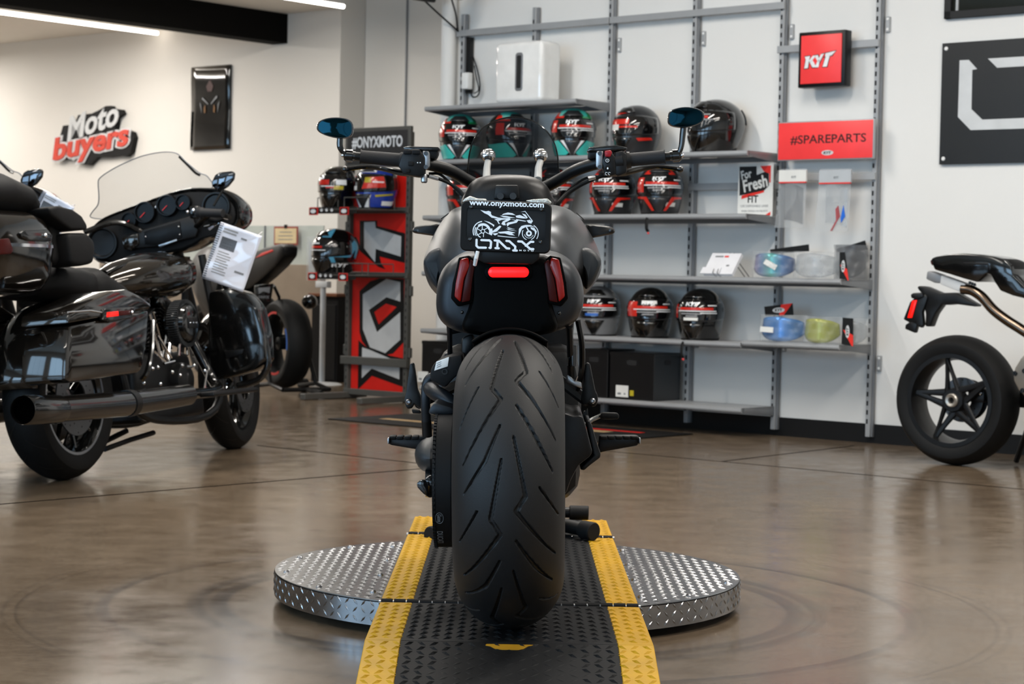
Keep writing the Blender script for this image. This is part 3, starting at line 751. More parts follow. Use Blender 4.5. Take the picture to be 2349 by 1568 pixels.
for (px, py, r) in ((1393, 368, .0075), (1393, 386, .007)):
    q = bp(px, py, .962); Mq = TR((q.x, q.y, q.z), (pi/2, 0, 0))
    mb = MB(); mb.lathe([(0, .004), (r*.8, .004), (r, .001), (r, -.01)], 18, Mq); bb_ = mb.build('switch_button', M_('black_matte'), rsw)
q = bp(1393, 368, .957); mb = MB(); mb.tube([q+V((.0045*cos(a), 0, .0045*sin(a))) for a in [2*pi*k/14 for k in range(14)]], .0006, 5, closed=True); mb.tube([q+V((0, 0, -.002)), q+V((0, 0, .002))], .0006, 5); mb.build('switch_mark', M_('print_white'), rsw)
q = bp(1394, 386, .957); mb = MB(); mb.sphere(q, (.002, .0006, .0028), u=8, v=6); mb.build('switch_mark', M_('print_white'), rsw)
for dx in (-3, 4):
    q = bp(1394+dx, 398, .962); mb = MB(); mb.tube([q+V((.003*cos(a), 0, .0035*sin(a))) for a in [.6+4.5*k/8 for k in range(9)]], .0006, 5); mb.build('switch_mark', M_('print_white'), rsw)
th = MB(); a, c = bp(1412, 372, .995), bp(1446, 366, .993); th.tube([a, a+(c-a)*.5, a+(c-a)*.55, c], [.03, .03, .025, .022], 18); th.build('throttle_housing', M_('black_satin'), bike)
bprism('throttle_cover', [(1411, 349), (1428, 345), (1438, 352), (1438, 396), (1420, 404), (1411, 400)], .968, .03, M_('black_satin'), .004)
for sg in (0, 1):
    k0 = (lambda p: p) if sg == 0 else (lambda p: (2353-p[0], p[1]))
    cl_ = bprism('bar_clamp', [k0(p) for p in [(969, 346), (983, 346), (986, 352), (986, 382), (980, 388), (970, 386)]], .972, .05, M_('steel'), .003)
    for py in (352, 383):
        q = bp(k0((977, 0))[0], py, .97); mb = MB(); mb.lathe([(0, .001), (.003, .001), (.0035, .004), (.006, .004), (.006, -.004)], 12, TR((q.x, q.y, q.z), (pi/2, 0, 0))); mb.build('clamp_bolt', M_('black_gloss'), cl_)
    rv = bprism('brake_reservoir' if sg else 'clutch_reservoir', [k0(p) for p in ([(930, 342), (1003, 342), (1006, 350), (1000, 364), (940, 358)] if sg == 0 else [(915, 342), (1003, 340), (1004, 362), (1000, 365), (935, 354)])], .99, .06, M_('black_satin'), .004)
    bprism('reservoir_lid', [k0(p) for p in ([(925, 337), (940, 335), (1005, 337), (1010, 342), (1006, 346), (928, 345)] if sg == 0 else [(914, 338), (940, 333), (1001, 337), (1006, 345), (1002, 350), (916, 344)])], .98, .08, M_('black_gloss'), .002, rv)
    tube('brake_lever' if sg else 'clutch_lever', [bp(*k0(p), y) for p, y in (((955, 398), 1.02), ((920, 396), 1.05), ((880, 387), 1.07), ((840, 383), 1.07), ((800, 387), 1.06), ((794, 388), 1.06))], [.009, .009, .0075, .006, .006, .009], M_('black_gloss'), bike, smooth=4, n=10)
    q = bp(*k0((792, 388)), 1.06); MB().sphere(q, .0088).build('lever_ball', M_('black_gloss'), bike)
tube('clutch_cable', [bp(972, 402, 1.0), bp(1000, 408, 1.0), bp(1030, 420, 1.02), bp(1058, 440, 1.02), bp(1072, 470, 1.0), bp(1080, 500, 1.02)], .0045, M_('rubber'), bike, smooth=5, n=8)
tube('clutch_cable', [bp(985, 398, 1.02), bp(1010, 400, 1.04), bp(1040, 428, 1.05), bp(1066, 455, 1.03), bp(1078, 500, 1.03)], .004, M_('rubber'), bike, smooth=5, n=8)
tube('brake_hose', [bp(1385, 402, 1.0), bp(1358, 412, 1.0), bp(1325, 428, 1.02), bp(1298, 448, 1.02), bp(1280, 468, 1.0), bp(1270, 500, 1.02)], .0055, M_('rubber'), bike, smooth=5, n=8)
tube('brake_hose', [bp(1400, 404, 1.02), bp(1345, 408, 1.05), bp(1305, 436, 1.05), bp(1283, 465, 1.03), bp(1275, 500, 1.03)], .004, M_('rubber'), bike, smooth=5, n=8)
for p, q in (((985, 404), (1006, 410)), ((1350, 410), (1366, 406))):
    tube('hose_fitting', [bp(*p, .995), bp(*q, .995)], .006, M_('steel'), bike, n=10)
q = bp(973, 406, .99); MB().lathe([(0, .008), (.007, .008), (.009, .003), (.009, -.012), (.006, -.016), (0, -.016)], 12, TR(q)).build('banjo_bolt', M_('steel'), bike)

# --- small smoked windscreen with two ball mounts
WSO = [(1075, 404), (1074, 375), (1077, 350), (1086, 322), (1100, 301), (1120, 284), (1145, 273), (1175, 268), (1207, 272), (1234, 284), (1256, 303), (1271, 327), (1279, 355), (1281, 385), (1280, 412), (1230, 424), (1175, 428), (1120, 422)]
base = [(p.x, p.y) for p in crom([(x, z, 0) for x, z in bpoly(WSO, 1.32)], 3, True)]; cc = bpoly([(1177, 365)], 1.32)[0]
def wsp(x, z, sc): 
    X_, Z_ = cc[0]+(x-cc[0])*sc, cc[1]+(z-cc[1])*sc
    return V((X_, 1.36-1.6*(X_-cc[0])**2+.25*(cc[1]-Z_), Z_))
mb = MB(); mb.rings([[wsp(x, z, sc) for x, z in base] for sc in (1, .98, .8, .55, .3, .02)], False, True)
ws = mb.build('windscreen', M_('smoke'), bike, smooth=60, solid=.003)
mb = MB(); mb.tube([wsp(x, z, 1) for x, z in base], .0022, 6, closed=True); mb.build('windscreen_edge', M_('black_gloss'), ws)
for px, px2 in ((1120, 1117), (1240, 1235)):
    q = bp(px, 356, 1.29); mb = MB(); mb.lathe([(0, .016), (.010, .015), (.017, .010), (.021, .002), (.021, -.003), (.012, -.012), (0, -.014)], 24, TR(q, (radians(70), 0, 0))); mb.build('mount_cap', M_('chrome'), ws)
    tube('mount_stem', [bp(px, 364, 1.28), bp(px-1, 372, 1.27), bp(px2, 385, 1.26), bp(px2-1, 412, 1.22)], [.008, .0095, .010, .0115], mat('stem_grey', 'a3a3a1', .45), ws, n=12)
    tube('mount_collar', [bp(px, 360, 1.275), bp(px-.5, 366, 1.272)], .0105, M_('black_satin'), ws, n=12)

# --- frame, swing arm, cooling pipes and pegs
tube('swing_arm_tube', [bp(1050, 940, .12), bp(1025, 915, .14), bp(998, 900, .18), bp(985, 888, .25)], [.017, .0175, .018, .018], M_('panel_matte'), bike, smooth=4, n=14)
tube('coolant_pipe', [bp(1000, 862, .24), bp(985, 868, .24), bp(978, 885, .24), bp(976, 920, .24), bp(978, 965, .25)], .0112, M_('panel_matte'), bike, smooth=4, n=14)
tube('pipe_sleeve', [bp(978, 962, .25), bp(980, 1000, .26)], .0118, M_('black_satin'), bike, n=14)
gd = bprism('belt_guard', [(987, 850), (996, 832), (1030, 817), (1060, 812), (1062, 850), (1040, 868), (1021, 889), (987, 873)], .06, .22, M_('black_matte'), .006)
st_ = bprism('warning_sticker', [(996, 850), (1001, 829), (1030, 818), (1027, 840)], .0575, .002, M_('white_plastic'), .0004, gd)
for k in range(3):
    tube('sticker_line', [bp(1002, 833+k*4.5, .0572), bp(1012, 829+k*4.5, .0572)], .0006, M_('print_grey'), st_, n=5)
MB().lathe([(.004, 0), (.007, 0), (.007, -.003), (.004, -.003)], 16, TR(bp(1020, 852, .058), (pi/2, 0, 0)), close_prof=True).build('guard_hole', M_('groove'), gd)
bprism('belt_cover', [(981, 948), (988, 932), (996, 922), (1039, 934), (1042, 950), (998, 953)], .0, .3, M_('panel_matte'), .006)
for sg in (0, 1):
    if sg == 0: out = [(940, 835), (944, 832), (949, 834), (953, 860), (957, 893), (962, 905), (972, 928), (965, 938), (950, 926), (945, 936), (935, 938), (930, 930), (927, 916), (931, 902)]; bolt = (937, 921)
    else: out = [(1341, 836), (1347, 831), (1354, 834), (1360, 866), (1366, 896), (1371, 905), (1372, 918), (1367, 931), (1357, 934), (1349, 926), (1338, 930), (1332, 915), (1338, 890)]; bolt = (1359, 919)
    pg = bprism('passenger_peg', out, .30, .035, M_('black_satin'), .004)
    MB().lathe([(0, .002), (.0025, .002), (.0045, .006), (.0065, .004), (.0075, 0)], 16, TR(bp(*bolt, .299), (pi/2, 0, 0))).build('peg_bolt', M_('steel'), pg)
    a = bp(*( (960, 925) if sg == 0 else (1345, 918)), .32); tube('peg_bracket', [a, V((.1*(-1 if sg == 0 else 1), .5, a.z+.05))], .014, M_('black_satin'), bike, n=8)
    if sg == 0: ft = [(891, 1006), (897, 1003), (986, 1004), (990, 1036), (945, 1029), (898, 1021), (892, 1018)]
    else: ft = [(1467, 1002), (1460, 998), (1375, 998), (1370, 1040), (1390, 1035), (1440, 1026), (1462, 1022), (1468, 1012)]
    fp = bprism('foot_peg', ft, .62, .03, M_('black_satin'), .005)
    xs = [900, 917, 935, 952, 969] if sg == 0 else [1385, 1402, 1420, 1438, 1455]
    for x_ in xs: bprism('peg_rubber', [(x_-8, 1000), (x_+8, 1000), (x_+8, 1008), (x_-8, 1008)], .612, .05, M_('rubber'), .003, fp)
    q = bp(892 if sg == 0 else 1467, 1010, .615); MB().box(q, (.005, .03, .016), None, .002).build('peg_end', M_('steel'), fp)
tube('brake_pedal', [bp(1340, 975, .62), bp(1358, 962, .66), bp(1378, 953, .7)], .006, M_('black_gloss'), bike, n=8)
bprism('brake_pedal_pad', [(1376, 950), (1382, 946), (1416, 947), (1421, 952), (1419, 961), (1384, 962), (1377, 958)], .69, .03, M_('rubber'), .004)
bprism('gear_lever_pad', [(944, 938), (962, 941), (966, 948), (946, 948)], .6, .03, M_('rubber'), .003)
# engine covers, exhaust
mb = MB(); mb.sphere(bp(992, 1042, .62), (.045, .12, .046)); mb.build('clutch_cover', M_('satin_grey'), bike)
mb = MB(); mb.lathe([(.0, -.01), (.036, -.01), (.038, 0), (.036, .012), (0, .012)], 28, TR(bp(986, 1106, .55)) @ AX_X); mb.build('sprocket_cover', M_('black_gloss'), bike)
bprism('side_stand_foot', [(956, 1108), (962, 1101), (974, 1100), (980, 1108), (984, 1142), (970, 1132), (957, 1118)], .45, .02, M_('black_gloss'), .004)
bprism('exhaust_silencer', [(1270, 940), (1318, 955), (1330, 953), (1338, 957), (1346, 985), (1359, 1036), (1354, 1046), (1328, 1066), (1318, 1084), (1308, 1104), (1300, 1128), (1290, 1138), (1270, 1130)], .16, .42, M_('black_satin'), .012)
bprism('silencer_cover', [(1345, 966), (1352, 964), (1358, 975), (1368, 1010), (1378, 1040), (1377, 1049), (1352, 1068), (1340, 1079), (1330, 1076), (1345, 1060), (1362, 1044)], .20, .36, M_('black_satin'), .006)
bprism('heel_guard', [(1325, 965), (1348, 935), (1350, 966)], .4, .01, M_('black_satin'), .002)
bprism('engine_block', [(1010, 800), (1320, 800), (1335, 880), (1330, 1120), (1280, 1160), (1050, 1160), (1005, 1100), (1000, 880)], .55, .4, M_('black_satin'), .03)
bprism('radiator', [(1020, 700), (1320, 700), (1300, 960), (1040, 960)], 1.02, .05, M_('black_matte'), .01)
tube('subframe_tube', [bp(1031, 745, .22), bp(1032, 800, .24), bp(1034, 850, .3)], .006, M_('black_satin'), bike, n=8)
tube('subframe_tube', [bp(1028, 762, .26), bp(1060, 756, .26), bp(1085, 760, .26)], .006, M_('black_gloss'), bike, n=8)
tube('subframe_tube', [bp(1326, 735, .25), bp(1335, 790, .26), bp(1334, 850, .3), bp(1325, 890, .34)], .010, M_('black_satin'), bike, smooth=4, n=8, sq=(1.1, .7))
tube('subframe_tube', [bp(1306, 750, .2), bp(1308, 800, .22), bp(1310, 870, .3)], .008, M_('black_satin'), bike, n=8)
MB().lathe([(0, .024), (.011, .024), (.012, .02), (.012, -.024), (0, -.026)], 16, TR(bp(1313, 815, .24))).build('shock_reservoir', M_('black_gloss'), bike)
bprism('shock_body', [(1058, 775), (1084, 765), (1090, 790), (1075, 830), (1058, 835)], .2, .08, M_('black_satin'), .01)
br = bprism('mount_bracket', [(1298, 860), (1306, 858), (1318, 872), (1334, 876), (1336, 892), (1316, 885), (1300, 878)], .28, .02, M_('steel'), .003)
tube('bracket_tab', [bp(1320, 873, .275), bp(1324, 862, .275)], .003, M_('steel'), br, n=6)
# front wheel, fork, headlight (ahead, mostly hidden)
FY = 1.60; FR = .305
mb = MB(); mb.lathe([(FR-.06+.06*cos(a), .06*sin(a)) for a in [radians(-80+160*k/16) for k in range(17)]]+[(FR-.085, .052), (FR-.085, -.052)], 48, TR((0, FY, FR)) @ AX_X, close_prof=True); mb.build('front_tyre', M_('rubber'), bike)
wheel(bike, FY, FR, .222, .1, M_('black_satin'), 5, .04, name='front_rim')
for sx in (-.1, .1):
    tube('fork_leg', [(sx, FY, FR), (sx, FY-.24, .92)], [.03, .027], M_('black_satin'), bike, n=14)
mb = MB(); mb.sphere((0, 1.47, .86), (.1, .09, .1)); mb.build('headlight', M_('black_gloss'), bike)
mb = MB(); mb.grid(lambda u, v: V(((FR*.24)*sin(radians(-60+120*u)), FY-(FR+.02)*cos(radians(40+110*v)), FR+(FR+.02-.02*abs(2*u-1))*sin(radians(40+110*v)))), 12, 14); mb.build('front_fender', M_('black_satin'), bike, solid=.004)

# ---------------- wheel chock holding the front wheel ----------------
ck = empty('wheel_chock', 'black tubular wheel chock round the front wheel of the cruiser on the ramp', 'wheel chock', Matrix.Translation((.007, 5.9, RZ)))
CK = Fr(Matrix.Translation((.007, 5.9, RZ)))
e1 = CK.at(1363, 1220, 1, -.06); e2 = CK.at(986, 1229, 1, -.06)
for e_, px in ((e1, 1), (e2, -1)):
    mb = MB(); mb.tube([V((px*.09, .12, e_.z+.01)), V((e_.x-px*.004, -.04, e_.z))], .021, 16); mb.build('arm', M_('black_satin'), ck)
    d = (V((e_.x, -.05, e_.z))-V((px*.09, .12, e_.z+.01))).normalized()
    mb = MB(); p_ = V((e_.x, -.05, e_.z)); mb.tube([p_-d*.05, p_-d*.045, p_-d*.003, p_], [.024, .0275, .0275, .025], 24); mb.build('rubber_cap', M_('black_matte'), ck)
    a = CK.at(1306, 1175, 1, .12); c = CK.at(1350, 1175, 1, .12)
    tube('upper_bar', [(px*.03, .12, a.z), (px*a.x, .12, a.z)], .016, M_('black_satin'), ck, n=14)
    mb = MB(); mb.tube([(px*a.x, .12, a.z), (px*(a.x+.002), .12, a.z), (px*(c.x-.002), .12, a.z), (px*c.x, .12, a.z)], [.02, .022, .022, .02], 20); mb.build('bar_cap', M_('black_matte'), ck)
    mb = MB(); mb.box((px*.1, .12, .035), (.03, .05, .07), None, .004); mb.build('upright', M_('black_satin'), ck)
MB().box((0, .12, .004), (.30, .16, .008), None, .002).build('base_plate', M_('black_satin'), ck)
# ---------------- shelving wall ----------------
mat('red_sign', 'e23b3c', .4, emit='e23b3c', es=.22)
mat('red_panel', 'e2231a', .4)
mat('black_card', '101010', .45)
mat('teal', '3fbdb4', .25, coat=.4); mat('helm_green', '108048', .25, coat=.4); mat('helm_red', 'c8281c', .2, coat=.6); mat('helm_blue', '1c3a9c', .2, coat=.6)
mat('helm_sky', '4a93b4', .25, coat=.4); mat('helm_grey', '77787a', .28, coat=.5); mat('helm_dark', '202124', .3, coat=.4); mat('helm_yellow', 'b7a72a', .3); mat('magenta', '8d2464', .3)
mat('helm_black', '090909', .1, coat=.9); mat('visor', '08080a', .05, coat=1.0)
mat('sticker_white', 'dcdcd8', .5); mat('sticker_grey', '8d8e90', .5); mat('sticker_blue', '2c62b4', .5)
mat('bag_clear', 'c8ccce', .22, alpha=.20, coat=.3, bump=.9, bs=28); mat('bag_smoke', '6c6f73', .3, alpha=.5, bump=.9, bs=28)
mat('visor_blue', '1578c4', .2, metal=.3, var=.4, vs=5); mat('visor_rainbow', '2f8f9c', .2, metal=.3, var=.5, vs=6); mat('visor_yellow', 'a0a42a', .25, metal=.2); mat('visor_clear', 'a9b0b6', .15, alpha=.45)
mat('box_black', '0f0f11', .3, coat=.2); mat('rack_grey', '5a5955', .5, metal=.2)
UPS = [-3.13, -2.525, -1.915, -1.29, -.68, -.06]
ords = ['first', 'second', 'third', 'fourth', 'fifth', 'sixth']
for i, s in enumerate(UPS):
    top = 2.56 if i in (0, 1) else 2.9
    u = empty('shelf_upright', '%s slotted grey upright of the shelving, counted from the corner pipe' % ords[i], 'upright', mframe(wl(s, 0, 0), WX, V((0, 0, 1)), WN), 'slotted uprights of the shelving')
    MB().box((0, (top+.035)/2, .03), (.028, top-.035, .035), None, .002, 1).build('post', M_('grey_metal'), u)
    MB().box((.018, (top+.035)/2, .022), (.01, top-.035, .02), None, .001, 1).build('side_channel', M_('grey_metal_dk'), u)
    mb = MB()
    for k in range(int((top-.15)/.05)):
        mb.box((-.004, .12+k*.05, .0475), (.0115, .026, .0014))
    o = mb.build('slots', M_('slot_dark'), u, smooth=0); o['kind'] = 'stuff'
    for h, on in ((2.29, i > 1), (.52, i in (3, 4)), (.44, i == 5)):
        if on:
            tb = MB().box((.042, h, .008), (.024, .085, .016), None, .002, 1).build('wall_tab', M_('grey_metal'), u)
            for dh in (-.028, .028):
                MB().lathe([(0, .004), (.005, .004), (.008, .001), (.008, 0)], 12, TR((.042, h+dh, .016))).build('tab_screw', M_('white_plastic'), tb)
def rail(s0, s1, h, z, label, hh=.04, t=.015):
    o = MB().box(((s0+s1)/2, h, z), (s1-s0, hh, t), WM, .002, 1).build('cross_rail', M_('grey_metal'))
    return tag(o, label, 'rail', 'cross rails of the shelving')
rail(-3.17, -2.53, 2.435, .056, 'grey cross rail at the top between the first and second uprights')
rail(-2.527, -1.92, 2.435, .056, 'grey cross rail at the top between the second and third uprights')
rail(-1.912, -.66, 2.435, .056, 'grey cross rail at the top between the third and fifth uprights')
hk = WF.at(1905, 106, 2, .05)[1]
rail(-.70, -.045, hk, .056, 'grey cross rail carrying the red lit box sign')
rail(-1.30, -.66, WF.at(1640, 428, 2, .05)[1], .056, 'grey cross rail behind the poster on the third shelf down')
rail(-.69, -.045, WF.at(1950, 405, 2, .05)[1], .056, 'grey cross rail from which the two clear bags hang')
SD = .38
def shelf(s0, s1, h, label, tilt=0):
    o = empty('wall_shelf', label, 'shelf', mframe(wl((s0+s1)/2, h, .05), WX, V((0, 0, 1)), WN), 'grey metal wall shelves')
    w = s1-s0
    MB().box((0, -.006, SD/2-.02), (w, .012, SD-.06), None, .001, 1).build('tray', M_('grey_metal'), o)
    mb = MB(); mb.tube([(-w/2, -.014, SD-.064), (w/2, -.014, SD-.064)], .0155, 14); mb.build('front_lip', M_('grey_metal'), o)
    for sg in (-1, 1):
        mb = MB(); mb.prism([(0, .0), (SD-.06, 0), (SD-.06, -.028), (0, -.055)], -.004, .004, mframe(V((sg*(w/2-.004), 0, 0)), V((0, 0, 1)), V((0, 1, 0)), V((-1, 0, 0))), .001); mb.build('end_bracket', M_('grey_metal_dk'), o)
    mb = MB(); mb.box((0, -.03, .02), (w-.01, .03, .01)); mb.build('rear_flange', M_('grey_metal_dk'), o)
    return o
HS1, HS2, HS3, HS4, HS5, HS6 = 1.938, 1.600, 1.250, .896, .533, .168
shelf(UPS[0]-.01, UPS[2]+.01, HS1, 'topmost grey shelf carrying the white subwoofer')
shelf(UPS[0]-.01, UPS[4]+.01, HS2, 'long grey shelf with the teal helmets, second from the top')
shelf(UPS[0]-.01, UPS[4]+.01, HS3, 'long grey shelf with the red and black helmets, third from the top')
shelf(UPS[0]-.01, UPS[5]+.01, HS4, 'longest grey shelf carrying the brochure and bagged visors, fourth from the top')
shelf(UPS[0]-.01, UPS[4]-.004, HS5, 'grey shelf with the grey and plain black helmets above the black boxes')
o = shelf(UPS[4]+.004, UPS[5]+.01, HS5+.012, 'short grey shelf at lower right carrying the blue visor')
shelf(UPS[0]-.01, UPS[4]+.01, HS6, 'lowest grey shelf carrying the black boxes')

# ---------------- helmets ----------------
def HS(az, v, off=0):
    a = radians(az); zc = .150
    if v < .5:
        t = v/.5*pi/2; z = zc+.128*cos(t); f = sin(t)**.92; hx, hf, hb = .124, .150, .162
    else:
        w = (v-.5)/.5; z = zc-w*.150; f = 1; hx = .124*(1-.20*w*w); hf = .150+.012*sin(pi*min(1, w*1.1))-.012*w; hb = .162*(1-.36*w**1.5)
        hx *= 1-.10*w*max(0, cos(a))
        if cos(a) < 0: z += .03*w*(-cos(a))
    c, s = cos(a), sin(a)
    p = V((-hx*f*s, (hf if c > 0 else hb)*f*c, z))
    if off:
        n = (p-V((0, 0, zc-.01))); n.normalize(); p += n*off
    return p
def hgrid(mb, a0, a1, v0, v1, off, nu=24, nv=10):
    mb.grid(lambda u, v: HS(a0+(a1-a0)*u, v0+(v1-v0)*v, off), nu, nv)
def hquad(mb, q, off=.004, n=6):
    (a, b_, c, d) = q
    def f(u, v):
        x = (a[0]*(1-u)+b_[0]*u)*(1-v)+(d[0]*(1-u)+c[0]*u)*v; y = (a[1]*(1-u)+b_[1]*u)*(1-v)+(d[1]*(1-u)+c[1]*u)*v
        return HS(x, y, off)
    mb.grid(f, n, n)
def hrect(a0, a1, v0, v1): return [(a0, v0), (a1, v0), (a1, v1), (a0, v1)]
def mir(qs): return qs+[[(-a, v) for a, v in q[::-1]] for q in qs]
def kytq(a0, v0, w, h):   # KYT lettering as quads in helmet coordinates
    P_ = lambda *pts: [(a0+x*w, v0+y*h) for x, y in pts]
    return [P_((.03, 0), (.15, 0), (.10, 1), (0, 1)), P_((.15, .5), (.27, 0), (.38, 0), (.2, .6)), P_((.14, .5), (.22, .42), (.36, 1), (.24, 1)),
            P_((.36, 0), (.46, 0), (.54, .55), (.46, .62)), P_((.56, 0), (.66, 0), (.48, 1), (.38, 1)), P_((.60, 0), (1, -.1), (.93, .25), (.58, .32)), P_((.72, .2), (.83, .2), (.74, 1), (.62, 1))]
def make_helmet(shell, decals, visor_bits=True, chin='helm_dark', label='', at=None, group='full-face helmets on display', scale=1.06, strap=None):
    pos, yaw = at
    M = Matrix.Translation(pos) @ Matrix.Rotation(yaw, 4, 'Z') @ Matrix.Scale(scale, 4)
    h = empty('helmet', label, 'helmet', M, group)
    mb = MB(); rs = [[HS(360*k/40, v) for k in range(40)] for v in [.02]+[i/22 for i in range(1, 23)]]
    mb.rings(rs, True, True); sh = mb.build('shell', M_(shell), h, smooth=60)
    mb = MB(); mb.rings([[HS(360*k/40, v, o_) for k in range(40)] for v, o_ in ((.965, .0035), (1.0, .0035), (1.0, -.012))], False, False); mb.build('neck_trim', M_('black_matte'), h)
    mb = MB()
    def vz(u, v):
        az = -98+196*u; e = (abs(az)/98)**2.2; return HS(az, (.335+.03*e)+((.665-.06*e)-(.335+.03*e))*v, .0045)
    mb.grid(vz, 36, 10); vis = mb.build('visor', M_('visor'), h, smooth=60, solid=.002)
    for sg in (-1, 1):
        q = HS(sg*88, .47, .002); mb = MB(); mb.sphere(q, (.006, .018, .018)); mb.build('visor_pivot', M_(chin), h)
    mb = MB(); hquad(mb, [(-34, .30), (34, .30), (22, .20), (-22, .20)], .006); mb.build('top_vent', M_(chin), h, solid=.006)
    mb = MB(); hquad(mb, [(150, .30), (210, .30), (212, .50), (148, .50)], .004); mb.build('spoiler', M_(chin), h, solid=.006)
    mb = MB(); hquad(mb, [(-30, .70), (30, .70), (5, .97), (-5, .97)], .005, 8); mb.build('chin_vent', M_(chin), h, solid=.004)
    for nm, m, qs in decals:
        if nm == 'cheek_lettering':
            mb = MB()
            for q in qs: hquad(mb, q, .004, 4)
            mb.build(nm, M_(m), sh, smooth=60)
        else:
            for q in qs:
                mb = MB(); hquad(mb, q, .0085 if nm == 'chin_stripe' else (.0035 if nm != 'visor_sticker' else .0068), 14); mb.build(nm, M_(m), vis if nm == 'visor_sticker' else sh, smooth=60)
    if visor_bits:
        mb = MB()
        for q in kytq(-18, .37, 36, .05): hquad(mb, q, .0075, 3)
        hquad(mb, hrect(-40, 60, .478, .490), .0075, 20); hquad(mb, hrect(20, 62, .505, .520), .0075, 12); hquad(mb, hrect(38, 62, .405, .418), .0075, 8); mb.build('visor_lettering', M_('letter_white'), vis, smooth=0)
        mb = MB(); hquad(mb, hrect(-36, 52, .438, .472), .0072, 20); mb.build('visor_band', M_('helm_red'), vis, smooth=0)
        mb = MB(); hquad(mb, hrect(-30, 24, .515, .535), .0072, 14); hquad(mb, hrect(-16, 14, .555, .575), .0072, 10); mb.build('visor_note', M_('sticker_grey'), vis, smooth=0)
    if strap:
        a = HS(strap, .97, .0); tube('chin_strap', [a, HS(strap, .985, .03), HS(strap, .985, .04)+V((0, .004, -.05)), HS(strap, .985, .035)+V((-.008, 0, -.075))], .006, M_('black_matte'), h, smooth=3, n=6, sq=(1.6, .5))
        q = HS(strap, .985, .035)+V((-.008, 0, -.082)); mb = MB(); mb.box(q, (.012, .006, .012), None, .002); mb.build('strap_tab', M_('helm_red'), h)
    return h
def on_shelf(px, py, hh, z=.225, turn=0):
    q = WF.at(px, py, 2, z); p = wl(q.x, hh+.0005, z)
    return p, math.atan2(-p.y, -p.x)-pi/2-radians(turn)
white_V = mir([[(4, .97), (10, .90), (34, .70), (24, .70)]])
def teal(px, py, turn, lab, s=1.06):
    return make_helmet('helm_black', [('crown_panel', 'teal', [hrect(-70, 70, .06, .20), [(-60, .20), (-24, .20), (-24, .30), (-50, .30)], [(24, .20), (60, .20), (50, .30), (24, .30)]]), ('brow_panel', 'helm_red', [hrect(-75, -28, .22, .335)]), ('brow_panel', 'helm_green', [hrect(30, 80, .20, .335)]),
        ('cheek_panel', 'teal', mir([[(22, .97), (12, .93), (42, .70), (75, .72)], [(75, .72), (100, .72), (80, .97), (22, .97)]])), ('chin_stripe', 'letter_white', white_V), ('visor_sticker', 'helm_red', [hrect(-66, -44, .37, .55)])], True, 'helm_dark', lab, on_shelf(px, py, HS2, .225, turn), scale=s)
teal(1056, 320, 4, 'teal helmet with red and green brow on the second shelf, nearest the corner pipe')
teal(1166, 315, -28, 'teal helmet turned sideways on the second shelf, behind the smoked windscreen')
teal(1315, 315, 2, 'teal helmet with white chin stripes on the second shelf, right of the windscreen')
make_helmet('helm_dark', [('brow_panel', 'helm_red', [[(-70, .32), (-20, .26), (10, .30), (-30, .335)], [(-100, .60), (-60, .64), (-40, .70), (-70, .74)]]), ('visor_sticker', 'helm_red', [hrect(-45, 20, .40, .47), hrect(-30, 40, .49, .52)]), ('visor_sticker', 'sticker_white', [hrect(-40, -8, .47, .56)]), ('chin_stripe', 'helm_red', mir([[(40, .70), (75, .68), (80, .72), (46, .75)]]))], False, 'helm_black', 'black helmet with red visor stickers on the second shelf, beside the third upright', on_shelf(1461, 320, HS2, .225, 34))
make_helmet('helm_black', [('visor_sticker', 'sticker_white', [hrect(-60, -40, .50, .57)]), ('visor_sticker', 'helm_red', [hrect(-20, 40, .42, .45)]), ('visor_sticker', 'sticker_grey', [hrect(-18, 50, .46, .475), hrect(10, 45, .395, .41)])], False, 'helm_black', 'plain glossy black helmet in profile behind the right mirror of the cruiser', on_shelf(1643, 305, HS2, .18, 52), scale=1.12)
redd = [('brow_panel', 'helm_red', mir([[(28, .33), (50, .33), (36, .20), (26, .20)]])), ('chin_stripe', 'helm_red', mir([[(14, .92), (22, .92), (46, .70), (34, .68)], [(34, .68), (70, .67), (72, .70), (44, .72)]])), ('visor_sticker', 'helm_red', [hrect(-68, -42, .38, .60)])]
price = lambda a0: ('price_sticker', 'sticker_white', [hrect(a0, a0+30, .78, .85)])
make_helmet('helm_dark', redd+[price(20)], True, 'helm_dark', 'red and black helmet on the third shelf, left of the cruiser', on_shelf(1072, 450, HS3, .225, 0))
make_helmet('helm_dark', redd+[price(24)], True, 'helm_dark', 'red and black helmet on the third shelf, mostly hidden behind the brake hose', on_shelf(1268, 450, HS3, .225, 0))
make_helmet('helm_dark', redd+[price(22), ('side_panel', 'magenta', [hrect(95, 130, .40, .58), hrect(95, 120, .66, .76)])], True, 'helm_dark', 'black helmet with red chin and magenta side on the third shelf', on_shelf(1406, 455, HS3, .225, 18))
make_helmet('helm_dark', redd+[price(20)], True, 'helm_dark', 'red and black helmet facing forward on the third shelf, with a hanging strap', on_shelf(1514, 450, HS3, .225, 2), strap=-35)
make_helmet('helm_grey', [('visor_sticker', 'sticker_blue', [hrect(-22, 12, .575, .62)]), ('visor_sticker', 'helm_red', [hrect(-68, -46, .50, .60)])], True, 'helm_black', 'grey helmet with a blue visor sticker on the fifth shelf', on_shelf(1372, 730, HS5, .225, 10))
make_helmet('helm_black', [('visor_sticker', 'sticker_white', [hrect(-18, 22, .365, .41)]), ('visor_sticker', 'helm_red', [hrect(-66, -30, .38, .60)])], True, 'helm_black', 'black helmet with a white sticker at the top of its visor on the fifth shelf', on_shelf(1491, 735, HS5, .225, 4))
